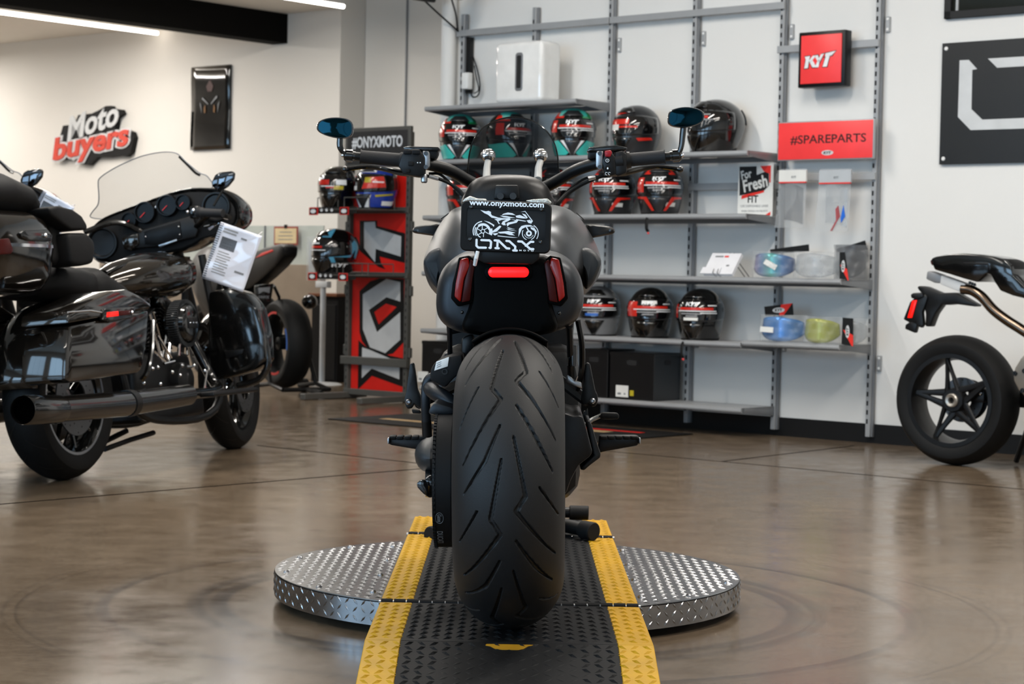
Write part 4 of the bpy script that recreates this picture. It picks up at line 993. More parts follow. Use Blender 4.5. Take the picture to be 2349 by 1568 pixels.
make_helmet('helm_black', [('visor_sticker', 'sticker_white', [hrect(-22, 16, .59, .64)]), ('visor_sticker', 'helm_red', [hrect(-68, -46, .40, .60)])], True, 'helm_black', 'black helmet with a hanging strap at the right end of the fifth shelf', on_shelf(1607, 740, HS5, .225, 18), strap=-30)

# ---------------- logo helper ----------------
KYT = [('w', [(5, 22), (42, 20), (34, 48), (28, 92), (2, 94), (12, 40)]), ('w', [(32, 50), (62, 20), (88, 18), (48, 58)]), ('w', [(38, 55), (58, 44), (88, 90), (60, 91)]), ('w', [(74, 20), (97, 18), (114, 56), (100, 64)]),
       ('w', [(120, 15), (142, 12), (110, 62), (102, 92), (78, 92), (92, 60)]), ('w', [(150, 12), (225, 2), (195, 28), (145, 32)]), ('r', [(128, 33), (152, 12), (150, 30)]), ('w', [(154, 30), (182, 26), (162, 92), (132, 92)])]
def kyt(parent, M, w, back=None, d=.002, name='logo'):
    k = w/225
    if back:
        mb = MB()
        for _, p in KYT:
            cx = sum(x for x, y in p)/len(p); cy = sum(y for x, y in p)/len(p)
            mb.prism([((x-cx)*k*1.0+(cx-112)*k+(4*k if x > cx else -4*k), -((y-cy)*k+(cy-48)*k+(4*k if y > cy else -4*k))) for x, y in p], 0, d*.5, M)
        mb.build(name+'_outline', M_(back), parent, smooth=0)
    mb = MB(); mb2 = MB()
    for c, p in KYT: (mb if c == 'w' else mb2).prism([((x-112)*k, -(y-48)*k) for x, y in p], 0, d, M)
    mb.build(name+'_letters', M_('letter_white'), parent, smooth=0); mb2.build(name+'_accent', M_('red_bright'), parent, smooth=0)
def oval(M, a, b_, d, m, name, parent, n=24):
    return prism(name, [(a*cos(2*pi*k/n), b_*sin(2*pi*k/n)) for k in range(n)], 0, d, M_(m), parent, M)
def WMat(px, py, z): q = WF.at(px, py, 2, z); return mframe(wl(q.x, q.y, z), WX, V((0, 0, 1)), WN)
def wr(px0, py0, px1, py1, z):
    a, c = WF.at(px0, py0, 2, z), WF.at(px1, py1, 2, z); return a.x, c.x, a.y, c.y
# lit red box sign
s0, s1, h1, h0 = wr(1832, 75, 1936, 196, .14)
MS = mframe(wl((s0+s1)/2, (h0+h1)/2, .14), WX, V((0, 0, 1)), WN)
sg_ = empty('box_sign', 'square red box sign in a black case high between the last two uprights', 'sign', MS)
w_, h_ = s1-s0, h1-h0
MB().box((0, 0, -.037), (w_, h_, .068), None, .006).build('case', M_('black_satin'), sg_)
MB().box((0, 0, .0), (w_-.04, h_-.04, .006), None, .002).build('face', M_('red_sign'), sg_)
kyt(sg_, Matrix.Translation((-.005, -.005, .0032)) @ Matrix.Rotation(radians(1), 4, 'Z'), w_*.68, 'black_card')
# spare parts board
s0, s1, h1, h0 = wr(1787, 283, 2001, 361, .12)
MS = mframe(wl((s0+s1)/2, (h0+h1)/2, .12), WX, V((0, 0, 1)), WN); w_, h_ = s1-s0, h1-h0
sg_ = empty('header_board', 'long red board lettered #SPAREPARTS between the last two uprights', 'sign', MS)
MB().box((0, 0, -.012), (w_+.012, h_+.012, .02), None, .002).build('board', M_('grey_metal'), sg_)
MB().box((0, 0, 0), (w_, h_, .004), None, .001).build('face', M_('red_sign'), sg_)
text('lettering', '#SPAREPARTS', w_*.80, .052, Matrix.Translation((.02, .005, .0021)), mat('dark_print', '2b1413', .5), sg_, .001, bold=.01)
oval(Matrix.Translation((.02, -h_*.34, .0021)), .038, .014, .001, 'silver_white', 'badge', sg_)
bd = MB(); bd.merge(text_mesh('KYT', .05, .014, .001, bold=.04, shear=.2), Matrix.Translation((.02, -h_*.34, .0032))); bd.build('badge_lettering', M_('black_card'), sg_, smooth=0)
for sx in (-.2, .2): MB().box((sx, 0, -.05), (.02, .02, .06)).build('mount', M_('grey_metal_dk'), sg_)
# black ONYX board on the right
s0, h1, h0 = .322, 2.165, 1.52; s1 = s0+2.3
MS = mframe(wl(s0, h0, .02), WX, V((0, 0, 1)), WN)
sg_ = empty('logo_board', 'big black board with angular white logo at the right edge', 'sign', MS)
MB().box((1.15, .322, -.004), (2.3, .645, .012), None, .001, 1).build('board', mat('board_black', '1b1a19', .35), sg_)
bx = lambda px, py: (lambda q: (q.x-s0, q.y-h0))(WF.at(px, py, 2, .03))
mb = MB()
for P_ in ([(2200, 138), (2221, 137), (2240, 158), (2229, 160), (2227, 250), (2252, 274), (2349, 270), (2349, 296), (2225, 298), (2196, 268)], [(2265, 134), (2349, 129), (2349, 151), (2286, 155)]):
    q = [bx(*p) for p in P_]
    q = [(1.05, y) if x > .48 else (x, y) for x, y in q]
    mb.prism(q, .002, .004)
mb.prism([(1.0, .50), (1.05, .50), (1.15, .42), (1.15, .16), (1.1, .12), (1.05, .12), (1.05, .17), (1.08, .19), (1.08, .40), (1.04, .45)], .002, .004)
for ox in (1.3, 1.75):
    mb.prism([(ox, .5), (ox+.06, .5), (ox+.3, .12), (ox+.22, .12)], .002, .004); mb.prism([(ox, .12), (ox+.06, .12), (ox+.06, .42), (ox, .5)], .002, .004)
mb.build('logo', M_('silver_white'), sg_, smooth=0)
for x, y in ((.025, .615), (.025, .03), (2.27, .615), (2.27, .03)):
    MB().lathe([(0, .005), (.008, .005), (.011, .002), (.011, 0)], 16, TR((x, y, .002))).build('stud', M_('white_plastic'), sg_)
# window above the board
a = WF.at(2166, 44, 2, .02)
w = struct(empty('window_1', 'x', 'x', mframe(wl(a.x, a.y, 0), WX, V((0, 0, 1)), WN))); del w['label'], w['category']
for c, s_ in (((.9, .02, .012), (1.8, .04, .03)), ((.02, .5, .012), (.04, 1.0, .03)), ((1.78, .5, .012), (.04, 1.0, .03)), ((.9, .98, .012), (1.8, .04, .03))): MB().box(c, s_, None, .002, 1).build('window_frame', M_('black_satin'), w)
MB().box((.9, .5, .004), (1.72, .92, .004)).build('window_pane', mat('dark_glass', '15160f', .03, coat=1.0), w)
MB().box((.07, .5, .008), (.014, .92, .012)).build('window_bead', M_('grey_metal'), w)

# ---------------- things on the shelves ----------------
# white subwoofer
sf0, sf1, _, _ = wr(1137, 225, 1247, 100, .33)
cs = (sf0+sf1)/2; wS = sf1-sf0
MS = mframe(wl(cs, HS1+.0005, .2), WX, V((0, 0, 1)), WN); sb = empty('subwoofer', 'glossy white subwoofer with an upright slot on the topmost shelf', 'speaker', MS)
hS = WF.at(1190, 96, 2, .33).y-HS1
MB().box((0, hS/2, .05), (wS, hS, .19), None, .03, 5).build('body', M_('white_gloss'), sb)
MB().prism(rrect(.062, .235, .02), .13, .147, Matrix.Translation((.01, hS/2, 0)), .003).build('slot_rim', M_('grey_metal_dk'), sb)
MB().prism(rrect(.036, .20, .008), .13, .1485, Matrix.Translation((.01, hS/2, 0)), .001).build('slot', M_('slot_dark'), sb)
# power strip, adapter and cords on the first upright
ps = empty('power_strip', 'black power strip with a white adapter and cords beside the first upright', 'power strip', WMat(1079, 150, .03))
q = WF.at(1079, 150, 2, .03); lp = lambda px, py, z=.03: WF.at(px, py, 2, z)-V((q.x, q.y, .03))
MB().box(lp(1077, 150), (.035, .36, .04), None, .004).build('strip', M_('black_satin'), ps)
MB().box(lp(1081, 187)+V((0, 0, .04)), (.055, .105, .05), None, .006).build('adapter', M_('white_plastic'), ps)
tube('cord', [lp(1085, 130), lp(1095, 160, .04), lp(1101, 195, .05), lp(1097, 218, .05), lp(1084, 222, .05), lp(1078, 205, .04)], .005, M_('black_satin'), ps, smooth=4, n=6)
tube('cord', [lp(1088, 150), lp(1092, 175, .04), lp(1098, 205, .05), lp(1088, 214, .05)], .004, M_('black_satin'), ps, smooth=4, n=6)
# two spot speakers with cables at the top
for px, py, lab in ((972, -4, 'black speaker at the top edge, left of the other one'), (1035, -10, 'black speaker at the top edge above the first upright')):
    q = WF.at(px, py, 2, .35); o = empty('wall_speaker', lab, 'speaker', mframe(wl(q.x, q.y, .35), WX, V((0, 0, 1)), WN) @ Matrix.Rotation(radians(-8), 4, 'Z'), 'black wall speakers')
    MB().box((0, .06, 0), (.12, .16, .12), None, .015, 3).build('speaker_cabinet', M_('black_satin'), o)
    tube('bracket', [(0, .1, -.05), (0, .16, -.33)], .012, M_('black_satin'), o, n=8)
    e_ = (1055, 75) if px < 1000 else (1050, 70)
    I = o.matrix_world.inverted(); m_ = ((1010, 35) if px < 1000 else (1046, 35))
    tube('cable', [(0, -.01, 0), I @ WF.w(WF.at(*m_, 2, .2)), I @ WF.w(WF.at(*e_, 2, .05))], .006, M_('black_satin'), o, smooth=5, n=6)
# poster card
s0, s1, h1, h0 = wr(1694, 376, 1771, 496, .14)
MS = mframe(wl((s0+s1)/2, (h0+h1)/2, .14), WX, V((0, 0, 1)), WN); w_, h_ = s1-s0, h1-h0
pc_ = empty('notice_card', 'white card lettered For Fresh Fit on the third shelf', 'sign', MS)
MB().box((0, 0, -.003), (w_, h_, .006), None, .001, 1).build('card', M_('sticker_white'), pc_)
ux = lambda zx, zy: ((zx-365)/560*w_, -(zy-440)/880*h_)
prism('black_block', [ux(*p) for p in [(105, 45), (380, 45), (385, 190), (520, 140), (580, 170), (585, 370), (510, 450), (115, 530)]], 0, .0012, M_('black_card'), pc_)
prism('red_block', [ux(*p) for p in [(440, 42), (610, 38), (610, 320), (590, 320), (585, 170), (500, 135)]], 0, .001, M_('red_bright'), pc_)
prism('red_block', [ux(*p) for p in [(150, 530), (505, 430), (510, 480), (145, 590)]], 0, .001, M_('red_bright'), pc_)
prism('red_block', [ux(*p) for p in [(620, 800), (620, 860), (530, 860)]], 0, .001, M_('red_bright'), pc_)
R10 = Matrix.Rotation(radians(12), 4, 'Z')
for t_, zx, zy, ww, hh, mm in (('For', 220, 175, 170, 150, 'sticker_white'), ('Fresh', 365, 330, 390, 210, 'sticker_white')):
    text('lettering', t_, ww/560*w_, hh/880*h_, Matrix.Translation((*ux(zx, zy), .0013)) @ R10, M_(mm), pc_, .0006, bold=.025)
text('lettering', 'FIT', .3*w_, .14*h_, Matrix.Translation((*ux(335, 590), .0002)), M_('black_card'), pc_, .0008, bold=.02)
text('lettering', 'USE DISPOSABLE LINER', .8*w_, .045*h_, Matrix.Translation((*ux(360, 705), .0002)), M_('print_grey'), pc_, .0006)
text('lettering', 'WHEN TRYING ON HELMETS', .76*w_, .035*h_, Matrix.Translation((*ux(360, 790), .0002)), M_('print_grey'), pc_, .0006)
# bags hanging on the rail
for nm_, lab, px0, py0, px1, py1, inner in (('a', 'clear hanging bag with a white header card beside the card on the third shelf', 1790, 388, 1848, 522, 'helm_grey'), ('b', 'clear hanging bag with a red and blue tinted visor, nearer the last upright', 1882, 388, 1950, 530, 'both')):
    s0, s1, h1, h0 = wr(px0, py0, px1, py1, .16); w_, h_ = s1-s0, h1-h0
    MS = mframe(wl((s0+s1)/2, (h0+h1)/2, .16), WX, V((0, 0, 1)), WN); bg = empty('visor_bag', lab, 'bag', MS, 'clear bags hanging on the rail')
    MB().grid(lambda u, v: V(((u-.5)*w_*(1+.1*(1-v))-.02*(1-v), (v-.5)*h_, .012*sin(u*pi)*sin(v*pi*.9))), 10, 12).build('bag_front', M_('bag_clear'), bg)
    MB().grid(lambda u, v: V(((u-.5)*w_*(1+.1*(1-v))-.02*(1-v), (v-.5)*h_, -.012*sin(u*pi)*sin(v*pi*.9))), 10, 12).build('bag_back', M_('bag_clear'), bg)
    MB().box((0, h_*.38, .004), (w_*1.02, h_*.2, .014), None, .001, 1).build('header_card', M_('sticker_white') if nm_ == 'a' else mat('card_silver', 'b4b9bd', .3), bg)
    MB().box((0, h_*.27, .006), (w_*1.0, h_*.022, .014)).build('red_strip', M_('red_bright'), bg)
    bd = MB(); bd.merge(text_mesh('KYT', .03, .012, .001, bold=.03), Matrix.Translation((.01, h_*.36, .0115))); bd.build('card_lettering', M_('print_grey'), bg, smooth=0)
    MB().grid(lambda u, v: V(((u-.42)*w_*.7, (v-.75)*h_*.62-.0*u+.1*h_-.08*h_*u*u, .01-.02*(u-.5)**2)), 10, 8).build('visor_insert', M_('visor_clear') if nm_ == 'b' else M_('bag_smoke'), bg)
    if nm_ == 'b':
        MB().prism([(w_*.05, -.05), (w_*.14, -.03), (w_*.2, -.09), (w_*.12, -.115), (-w_*.05, -.17), (-.02, -.17), (w_*.08, -.11)], .008, .012).build('red_film', mat('film_red', 'b04a50', .2, alpha=.7), bg)
        MB().prism([(w_*.30, -.03), (w_*.36, -.09), (w_*.24, -.125), (w_*.22, -.10)], .008, .012).build('blue_film', mat('film_blue', '2c6ad0', .2), bg)
    tube('hook', [(0, h_*.47, .005), (0, h_*.48, -.1)], .003, M_('steel'), bg, n=6)
# brochure on a wire stand
q = WF.at(1660, 618, 2, .28); MS = mframe(wl(q.x, HS4+.001, .26), WX, V((0, 0, 1)), WN); bh = empty('brochure', 'white brochure leaning on a black wire stand on the fourth shelf', 'brochure', MS)
Mb = Matrix.Translation((0, .01, .06)) @ Matrix.Rotation(radians(-38), 4, 'X')
MB().box((-.01, .075, 0), (.20, .15, .022), Mb, .001, 1).build('booklet', M_('paper'), bh)
MB().box((-.06, .02, .016), (.13, .045, .003), Mb, .0005, 1).build('leaflet', M_('paper'), bh)
MB().box((-.05, .125, .0113), (.055, .010, .0008), Mb).build('grey_mark', M_('print_grey'), bh)
MB().box((.0, .125, .0113), (.028, .012, .0008), Mb).build('red_mark', M_('red_bright'), bh)
oval(Mb @ Matrix.Translation((.035, .06, .0112)), .012, .006, .0006, 'print_grey', 'badge', bh)
for x in (-.03, 0):
    tube('wire', [Mb @ V((x, .02, .03)), Mb @ V((x, -.004, .028)), Mb @ V((x, -.004, -.015)), Mb @ V((x+.02, .16, -.016)), Mb @ V((x+.02, .17, -.01))], .0022, M_('black_satin'), bh, n=6)
    tube('rear_leg', [Mb @ V((x+.06, .12, -.016)), V((x+.12, .003, -.06))], .0025, M_('black_satin'), bh, n=6)
# bagged visors
def visor_pack(px, py0, py1, hh, z, w, label, vm, bag='bag_clear', tilt=0, sticker=None, depth=.08):
    q = WF.at(px, py1, 2, z); hgt = WF.at(px, py0, 2, z).y-hh
    p = wl(q.x, hh+.001, z); yaw = math.atan2(-p.y, -p.x)-pi/2
    M = Matrix.Translation(p) @ Matrix.Rotation(yaw*.5+math.atan2(WN.y, WN.x)*.5-pi/4, 4, 'Z')
    o = empty('bagged_visor', label, 'visor', M, 'bagged spare visors')
    def cur(u, v, k): 
        a = (u-.5)*2.0; lo = .03+.30*abs(a)**2.5; hi = .93-.10*abs(a)**3-.10*max(0, -a); return V((w/2*sin(a)/sin(1.0)*(1-.06*v)*k, depth*(cos(a)-cos(1.0))/(1-cos(1.0))*k, hgt*(lo+(hi-lo)*v)))
    MB().grid(lambda u, v: cur(u, v, 1), 18, 6).build('visor_shield', M_(vm), o, solid=.002)
    def bagf(u, v, sgn): 
        a = (u-.5)*2.0; wr_ = .006*sin(u*23+v*9)+.004*sin(v*21)
        return V((w/2*1.08*sin(a)/sin(1.0), (depth*(cos(a)-cos(1.0))/(1-cos(1.0))+.012+wr_) if sgn > 0 else -.02+wr_, hgt*(.0+1.0*v)-(.012 if .0 < v < 1 else 0)*sin(u*9)*v))
    MB().grid(lambda u, v: bagf(u, v, 1), 22, 10).build('bag_front', M_(bag), o)
    MB().grid(lambda u, v: bagf(u, v, -1), 16, 8).build('bag_back', M_(bag), o)
    if sticker:
        Ms = Matrix.Translation((sticker[0], depth*.9+.012, sticker[1]*hgt)) @ Matrix.Rotation(pi, 4, 'Z') @ Matrix.Rotation(pi/2, 4, 'X') @ Matrix.Rotation(radians(sticker[2]), 4, 'Z')
        MB().box((0, 0, .006), (.075, .03, .001), Ms).build('price_sticker', M_('sticker_white'), o)
    return o
rm = M_('visor_rainbow'); nt_ = rm.node_tree; tcx = nt_.nodes.new('ShaderNodeTexCoord'); sx_ = nt_.nodes.new('ShaderNodeSeparateXYZ'); nt_.links.new(tcx.outputs['Generated'], sx_.inputs[0])
rx = nt_.nodes.new('ShaderNodeValToRGB'); nt_.links.new(sx_.outputs['X'], rx.inputs['Fac'])
while len(rx.color_ramp.elements) < 5: rx.color_ramp.elements.new(.5)
for el, (p, c) in zip(rx.color_ramp.elements, ((0, '2b3f78'), (.25, '2f6fae'), (.5, '3aa093'), (.75, '6f8bb8'), (1, '8b78a0'))): el.position = p; el.color = lin(c)+[1]
nt_.links.new(rx.outputs['Color'], nt_.nodes['Principled BSDF'].inputs['Base Color'])
visor_pack(1777, 577, 642, HS4, .30, .24, 'bagged iridescent green and purple visor with a slanted sticker', 'visor_rainbow', sticker=(0.0, .5, -28))
visor_pack(1875, 577, 645, HS4, .30, .25, 'bagged clear visor between the iridescent visor and the black card', 'visor_clear', 'bag_clear')
visor_pack(1950, 562, 645, HS4, .13, .17, 'smoke grey bagged visor near the last upright on the fourth shelf', 'bag_smoke', 'bag_smoke')
visor_pack(1797, 722, 782, HS5+.012, .30, .25, 'bagged bright blue visor with a white price sticker', 'visor_blue', 'bag_clear', sticker=(.07, .45, -3))
visor_pack(1886, 726, 788, HS5+.012, .30, .20, 'bagged yellow visor beside the blue visor', 'visor_yellow', 'bag_clear')
visor_pack(1962, 730, 790, HS5+.012, .26, .13, 'bagged clear visor beside the last upright on the short shelf', 'visor_clear', 'bag_clear')
def card(pts, z, label, tilt, hh, cx, lw):
    q = [WF.at(px, py, 2, z) for px, py in pts]; c = sum((V((a.x, a.y, 0)) for a in q), V())/len(q)
    MS = mframe(wl(c.x, c.y, z), WX, V((0, 0, 1)), WN); o = empty('header_card', label, 'card', MS, 'black and red header cards')
    loc = [(a.x-c.x, a.y-c.y) for a in q]; prism('card', loc, -.003, 0, M_('black_card'), o)
    a, b_, cc, d = [V((*p, 0)) for p in loc]
    r_ = [cc+(b_-cc)*.0, cc+(d-cc)*.0, cc+(b_-cc)*.42, cc] if tilt == 'v' else None
    if tilt == 'v': prism('red_corner', [(cc+(b_-cc)*.40)[:2], cc[:2], (cc+(d-cc)*.12)[:2], (a+(d-a)*.45+(b_-a)*.1)[:2]], 0, .001, M_('red_bright'), o)
    else: prism('red_corner', [(a+(b_-a)*.60)[:2], b_[:2], (d+(cc-d)*.66)[:2], (d+(cc-d)*.50)[:2]], 0, .001, M_('red_bright'), o)
    Mo = Matrix.Rotation(pi/2 if tilt == 'v' else radians(4), 4, 'Z')
    oval(Mo, lw, lw*.36, .0015, 'silver_white', 'badge', o)
    bd = MB(); bd.merge(text_mesh('KYT', lw*1.3, lw*.4, .0005, bold=.04, shear=.2), Mo @ Matrix.Translation((0, 0, .0016))); bd.build('badge_lettering', M_('black_card'), o, smooth=0)
    return o
card([(1926, 578), (1938, 578), (1947, 643), (1926, 642)], .33, 'black and red card standing upright between grey bags on the fourth shelf', 'v', HS4, 0, .032)
card([(1933, 728), (1957, 730), (1957, 794), (1930, 789)], .37, 'black and red card standing upright beside the yellow visor', 'v', HS5, 0, .034)
card([(1753, 703), (1818, 695), (1820, 722), (1755, 724)], .22, 'black and red card lying above the blue visor', 'h', HS5, 0, .04)
for lab, pts, z in (('black flap card sticking up behind the iridescent visor', [(1766, 572), (1855, 560), (1856, 576), (1768, 582)], .2), ('black flap cards sticking up behind the smoke grey bag', [(1937, 566), (1984, 551), (1990, 572), (1940, 580)], .06)):
    q = [WF.at(px, py, 2, z) for px, py in pts]; c = sum((V((a.x, a.y, 0)) for a in q), V())/4
    o = MB().prism([(a.x-c.x, a.y-c.y) for a in q], -.003, 0, mframe(wl(c.x, c.y, z), WX, V((0, 0, 1)), WN)).build('flap_card', M_('black_card')); tag(o, lab, 'card', 'black flap cards')
# black boxes on the lowest shelf
def carton(px0, px1, pyt, lab, z1=.33, lid=False, label_px=None, ypx=920):
    a, c = WF.at(px0, ypx, 2, z1).x, WF.at(px1, ypx, 2, z1).x; h = WF.at((px0+px1)/2, pyt, 2, z1).y-HS6; w = c-a
    o = empty('carton', lab, 'box', mframe(wl((a+c)/2, HS6+.001, z1), WX, V((0, 0, 1)), WN), 'black boxes on the lowest shelf')
    MB().box((0, h/2, -.13), (w, h, .26), None, .003, 1).build('body', M_('box_black'), o)
    MB().box((0, h-.012, -.13), (w+.004, .02, .264), None, .002, 1).build('lid', M_('box_black'), o)
    MB().prism(rrect(.075, .03, .014), -.001, .0015, Matrix.Translation((0, h*.78, 0))).build('hand_hole', M_('slot_dark'), o)
    MB().prism(rrect(.06, .03, .014), -.001, .0015, Matrix.Translation((w/2, h*.8, -.13)) @ Matrix.Rotation(pi/2, 4, 'Y')).build('hand_hole', M_('slot_dark'), o)
    if label_px:
        q = WF.at(label_px[0], label_px[1], 2, z1); lx, ly = q.x-(a+c)/2, q.y-HS6
        l_ = MB().box((lx, ly, .001), (.092, .068, .001)).build('shipping_label', M_('sticker_white'), o)
        MB().box((lx-.02, ly-.015, .0018), (.026, .012, .0004)).build('label_print', M_('print_grey'), l_); MB().box((lx+.02, ly-.015, .0018), (.012, .01, .0004)).build('label_print', M_('print_grey'), l_)
        if label_px[2]: MB().box((lx+.072, ly-.008, .001), (.028, .032, .001)).build('yellow_label', M_('helm_yellow'), o)
    return o
carton(1397, 1499, 808, 'black carton with a white label, right of the cruiser on the lowest shelf', label_px=(1427, 897, True))
carton(1330, 1392, 800, 'black carton half hidden by the right passenger peg on the lowest shelf')
carton(966, 1040, 782, 'black carton with a white label, left of the cruiser on the lowest shelf', label_px=(970, 864, False), ypx=890)
carton(1100, 1240, 800, 'black carton hidden behind the rear tyre on the lowest shelf', ypx=900)

# ---------------- mat on the floor ----------------
fmx = empty('floor_mat', 'black floor mat with a red stripe in front of the shelving', 'mat', mframe(wl(-1.985, 0, .86), WX, V((0, 0, 1)), WN))
MB().box((0, .004, 0), (2.0, .008, .94), None, .002, 1).build('mat', M_('rubber'), fmx)
MB().box((.25, .0085, -.26), (1.1, .001, .05)).build('red_stripe', M_('red_paint'), fmx)
MB().box((.05, .0085, -.14), (1.2, .001, .09)).build('tan_band', mat('tan', 'a58a63', .7), fmx)
MB().box((-.55, .0085, .2), (.5, .001, .08)).build('tan_band', M_('tan'), fmx)
# ---------------- display stand left of the shelving ----------------
KZ = -.20; KS0, KS1 = -4.405, -3.795
KM = mframe(wl((KS0+KS1)/2, 0, KZ), WX, V((0, 0, 1)), WN); kw = KS1-KS0
ks = empty('display_stand', 'grey metal display stand with tall red panels lettered KYT and helmet racks', 'display stand', KM)
K = Fr(KM)
def kp(px, py, z=0): return K.at(px, py, 2, z)
for sx in (-1, 1):
    MB().box((sx*(kw/2-.02), .92, 0), (.035, 1.84, .04), None, .002, 1).build('post', M_('rack_grey'), ks)
    mb = MB()
    for k in range(36): mb.box((sx*(kw/2-.02), .1+k*.048, .0203), (.008, .02, .001))
    o = mb.build('post_slots', M_('slot_dark'), ks, smooth=0); o['kind'] = 'stuff'
    MB().box((sx*(kw/2-.03), .025, .14), (.05, .04, .6), None, .003, 1).build('foot', M_('rack_grey'), ks)
    for h in (.34, .76, 1.2): MB().box((sx*(kw/2+.008), h, 0), (.022, .07, .03), None, .004, 1).build('post_hook', M_('rack_grey'), ks)
MB().box((0, .05, 0), (kw, .04, .05), None, .002, 1).build('base_bar', M_('rack_grey'), ks)
pt = kp(938, 400).y
MB().box((.01, (.07+pt)/2, -.005), (kw-.08, pt-.07, .008), None, .001, 1).build('red_panel', M_('red_panel'), ks)
hb = kp(860, 268+30).y
s_t, s_b = kp(860, 293).y, kp(860, 385).y
MB().box((0, (s_t+s_b)/2, .02), (kw+.02, s_t-s_b, .03), None, .003, 1).build('header_frame', M_('rack_grey'), ks)
hd = MB().box((0, (s_t+s_b)/2, .034), (kw-.03, s_t-s_b-.05, .006), None, .001, 1).build('header_face', mat('header_dark', '2a2a2b', .45), ks)
q = kp(873, 327)
text('header_lettering', '#ONYXMOTO', kw*.8, .085, Matrix.Translation((0.0, q.y, .0372)), M_('letter_white'), hd, .001, bold=.03)
oval(Matrix.Translation((.0, q.y-.10, .0372)), .045, .02, .001, 'silver_white', 'header_badge', hd)
def zk(pts, sc=3.409, ox=560, oy=500, z=.0): return [(lambda a: (a.x, a.y))(kp(ox+x/sc, oy+y/sc, z)) for x, y in pts]
for nm, m, z, pts in (('letter_shadow', 'black_card', .001, [(905, 20), (1040, 20), (1040, 62), (1258, 118), (1255, 350), (1060, 300), (1072, 355), (1105, 400), (1050, 380), (905, 255)]),  # black outline printed round each white letter
    ('letter', 'silver_white', .0025, [(940, 32), (1025, 28), (1030, 78), (1230, 142), (1225, 300), (1030, 240), (1025, 345), (940, 235)]),
    ('letter_shadow', 'black_card', .001, [(903, 572), (985, 495), (1060, 470), (1250, 478), (1252, 965), (1165, 1058), (1102, 1072), (968, 1022), (922, 960), (903, 890)]),
    ('letter', 'silver_white', .0025, [(930, 595), (1115, 475), (1222, 500), (1222, 652), (1115, 618), (978, 718), (1042, 890), (1222, 735), (1222, 950), (1105, 1055), (985, 1010), (930, 870)]),
    ('letter_core', 'red_panel', .0035, [(1020, 735), (1112, 668), (1195, 695), (1055, 830)]), ('letter_bar', 'black_card', .003, [(978, 718), (1115, 618), (1222, 655), (1250, 690), (1042, 890)]),
    ('letter_shadow', 'black_card', .0015, [(895, 955), (960, 1012), (1110, 1068), (1252, 1098), (1245, 1320), (1000, 1232), (890, 1340)]),
    ('letter', 'silver_white', .003, [(925, 1010), (985, 1030), (1150, 1100), (1218, 1110), (1215, 1260), (1000, 1175), (922, 1250)])):
    prism(nm, zk(pts), 0, z, M_(m), ks)
by = kp(870, 829).y
MB().box((0, by, .03), (kw+.03, .055, .03), None, .002, 1).build('cross_bar', M_('rack_grey'), ks)
for hh_ in (kp(940, 482).y, kp(940, 632).y):
    rk = MB().box((0, hh_, .02), (kw, .04, .03), None, .002, 1).build('rack_bar', M_('rack_grey'), ks)
    MB().box((0, hh_-.005, .2), (kw-.04, .006, .36), None, .001, 1).build('rack_tray', M_('rack_grey'), rk)
    MB().box((-.07, hh_-.012, .375), (kw-.16, .045, .008), None, .001, 1).build('front_plate', M_('black_card'), rk)
    for x in (-.2, -.15, -.1, .0):
        oval(Matrix.Translation((x+.02, hh_-.01, .379)), .012, .011, .001, 'letter_white', 'dot', rk, 14)
    for x in (-.255, .045):
        tg = MB().box((x, hh_-.018, .382), (.085, .052, .006), None, .001, 1).build('price_tag', M_('red_paint'), rk)
        MB().box((x, hh_-.018, .3853), (.07, .04, .001)).build('tag_face', M_('black_card'), rk)
        oval(Matrix.Translation((x, hh_-.018, .386)), .026, .014, .001, 'letter_white', 'tag_badge', rk, 18)
    for x0, x1 in ((-.26, -.06), (.0, .24)):
        for zz in (.10, .34):
            tube('wire_loop', [(x0, hh_, zz), (x0, hh_+.075, zz), (x1, hh_+.075, zz), (x1, hh_, zz)], .004, M_('rack_grey'), rk, n=6)
def on_rack(px, py, hh, z, turn):
    q = kp(px, py, z); p = K.w((q.x, hh+.003, z)); return p, math.atan2(-p.y, -p.x)-pi/2-radians(turn)
h1_, h2_ = kp(940, 482).y, kp(940, 632).y
make_helmet('helm_black', [('visor_sticker', 'helm_red', [hrect(-40, 0, .42, .50), hrect(-10, 30, .54, .57)]), ('visor_sticker', 'letter_white', [hrect(-50, -20, .38, .41), hrect(20, 50, .42, .50), hrect(-30, 20, .52, .54)]), ('visor_sticker', 'helm_yellow', [hrect(15, 42, .52, .60)])], False, 'helm_black', 'black helmet with red and yellow visor stickers on the upper rack of the stand', on_rack(775, 448, h1_, .24, 22), scale=1.05)
make_helmet('helm_blue', [('crown_panel', 'helm_black', [hrect(-60, 60, .04, .16)]), ('brow_panel', 'letter_white', [hrect(-50, 40, .20, .31)]), ('side_panel', 'helm_black', [hrect(95, 140, .3, .6)]), ('cheek_panel', 'letter_white', mir([[(5, .97), (12, .80), (30, .70), (22, .97)]])+[hrect(60, 100, .84, .93)]), ('cheek_stripe', 'helm_yellow', [[(40, .72), (90, .68), (92, .71), (42, .76)]]),
    ('visor_sticker', 'helm_red', [[(10, .40), (60, .38), (66, .56), (0, .60)]]), ('visor_sticker', 'helm_yellow', [hrect(8, 26, .40, .48)]), ('visor_sticker', 'letter_white', [hrect(-50, -20, .54, .62), hrect(30, 60, .46, .48)])], False, 'helm_dark', 'blue, white and yellow helmet on the upper rack of the display stand', on_rack(864, 448, h1_, .16, 36), scale=1.08)
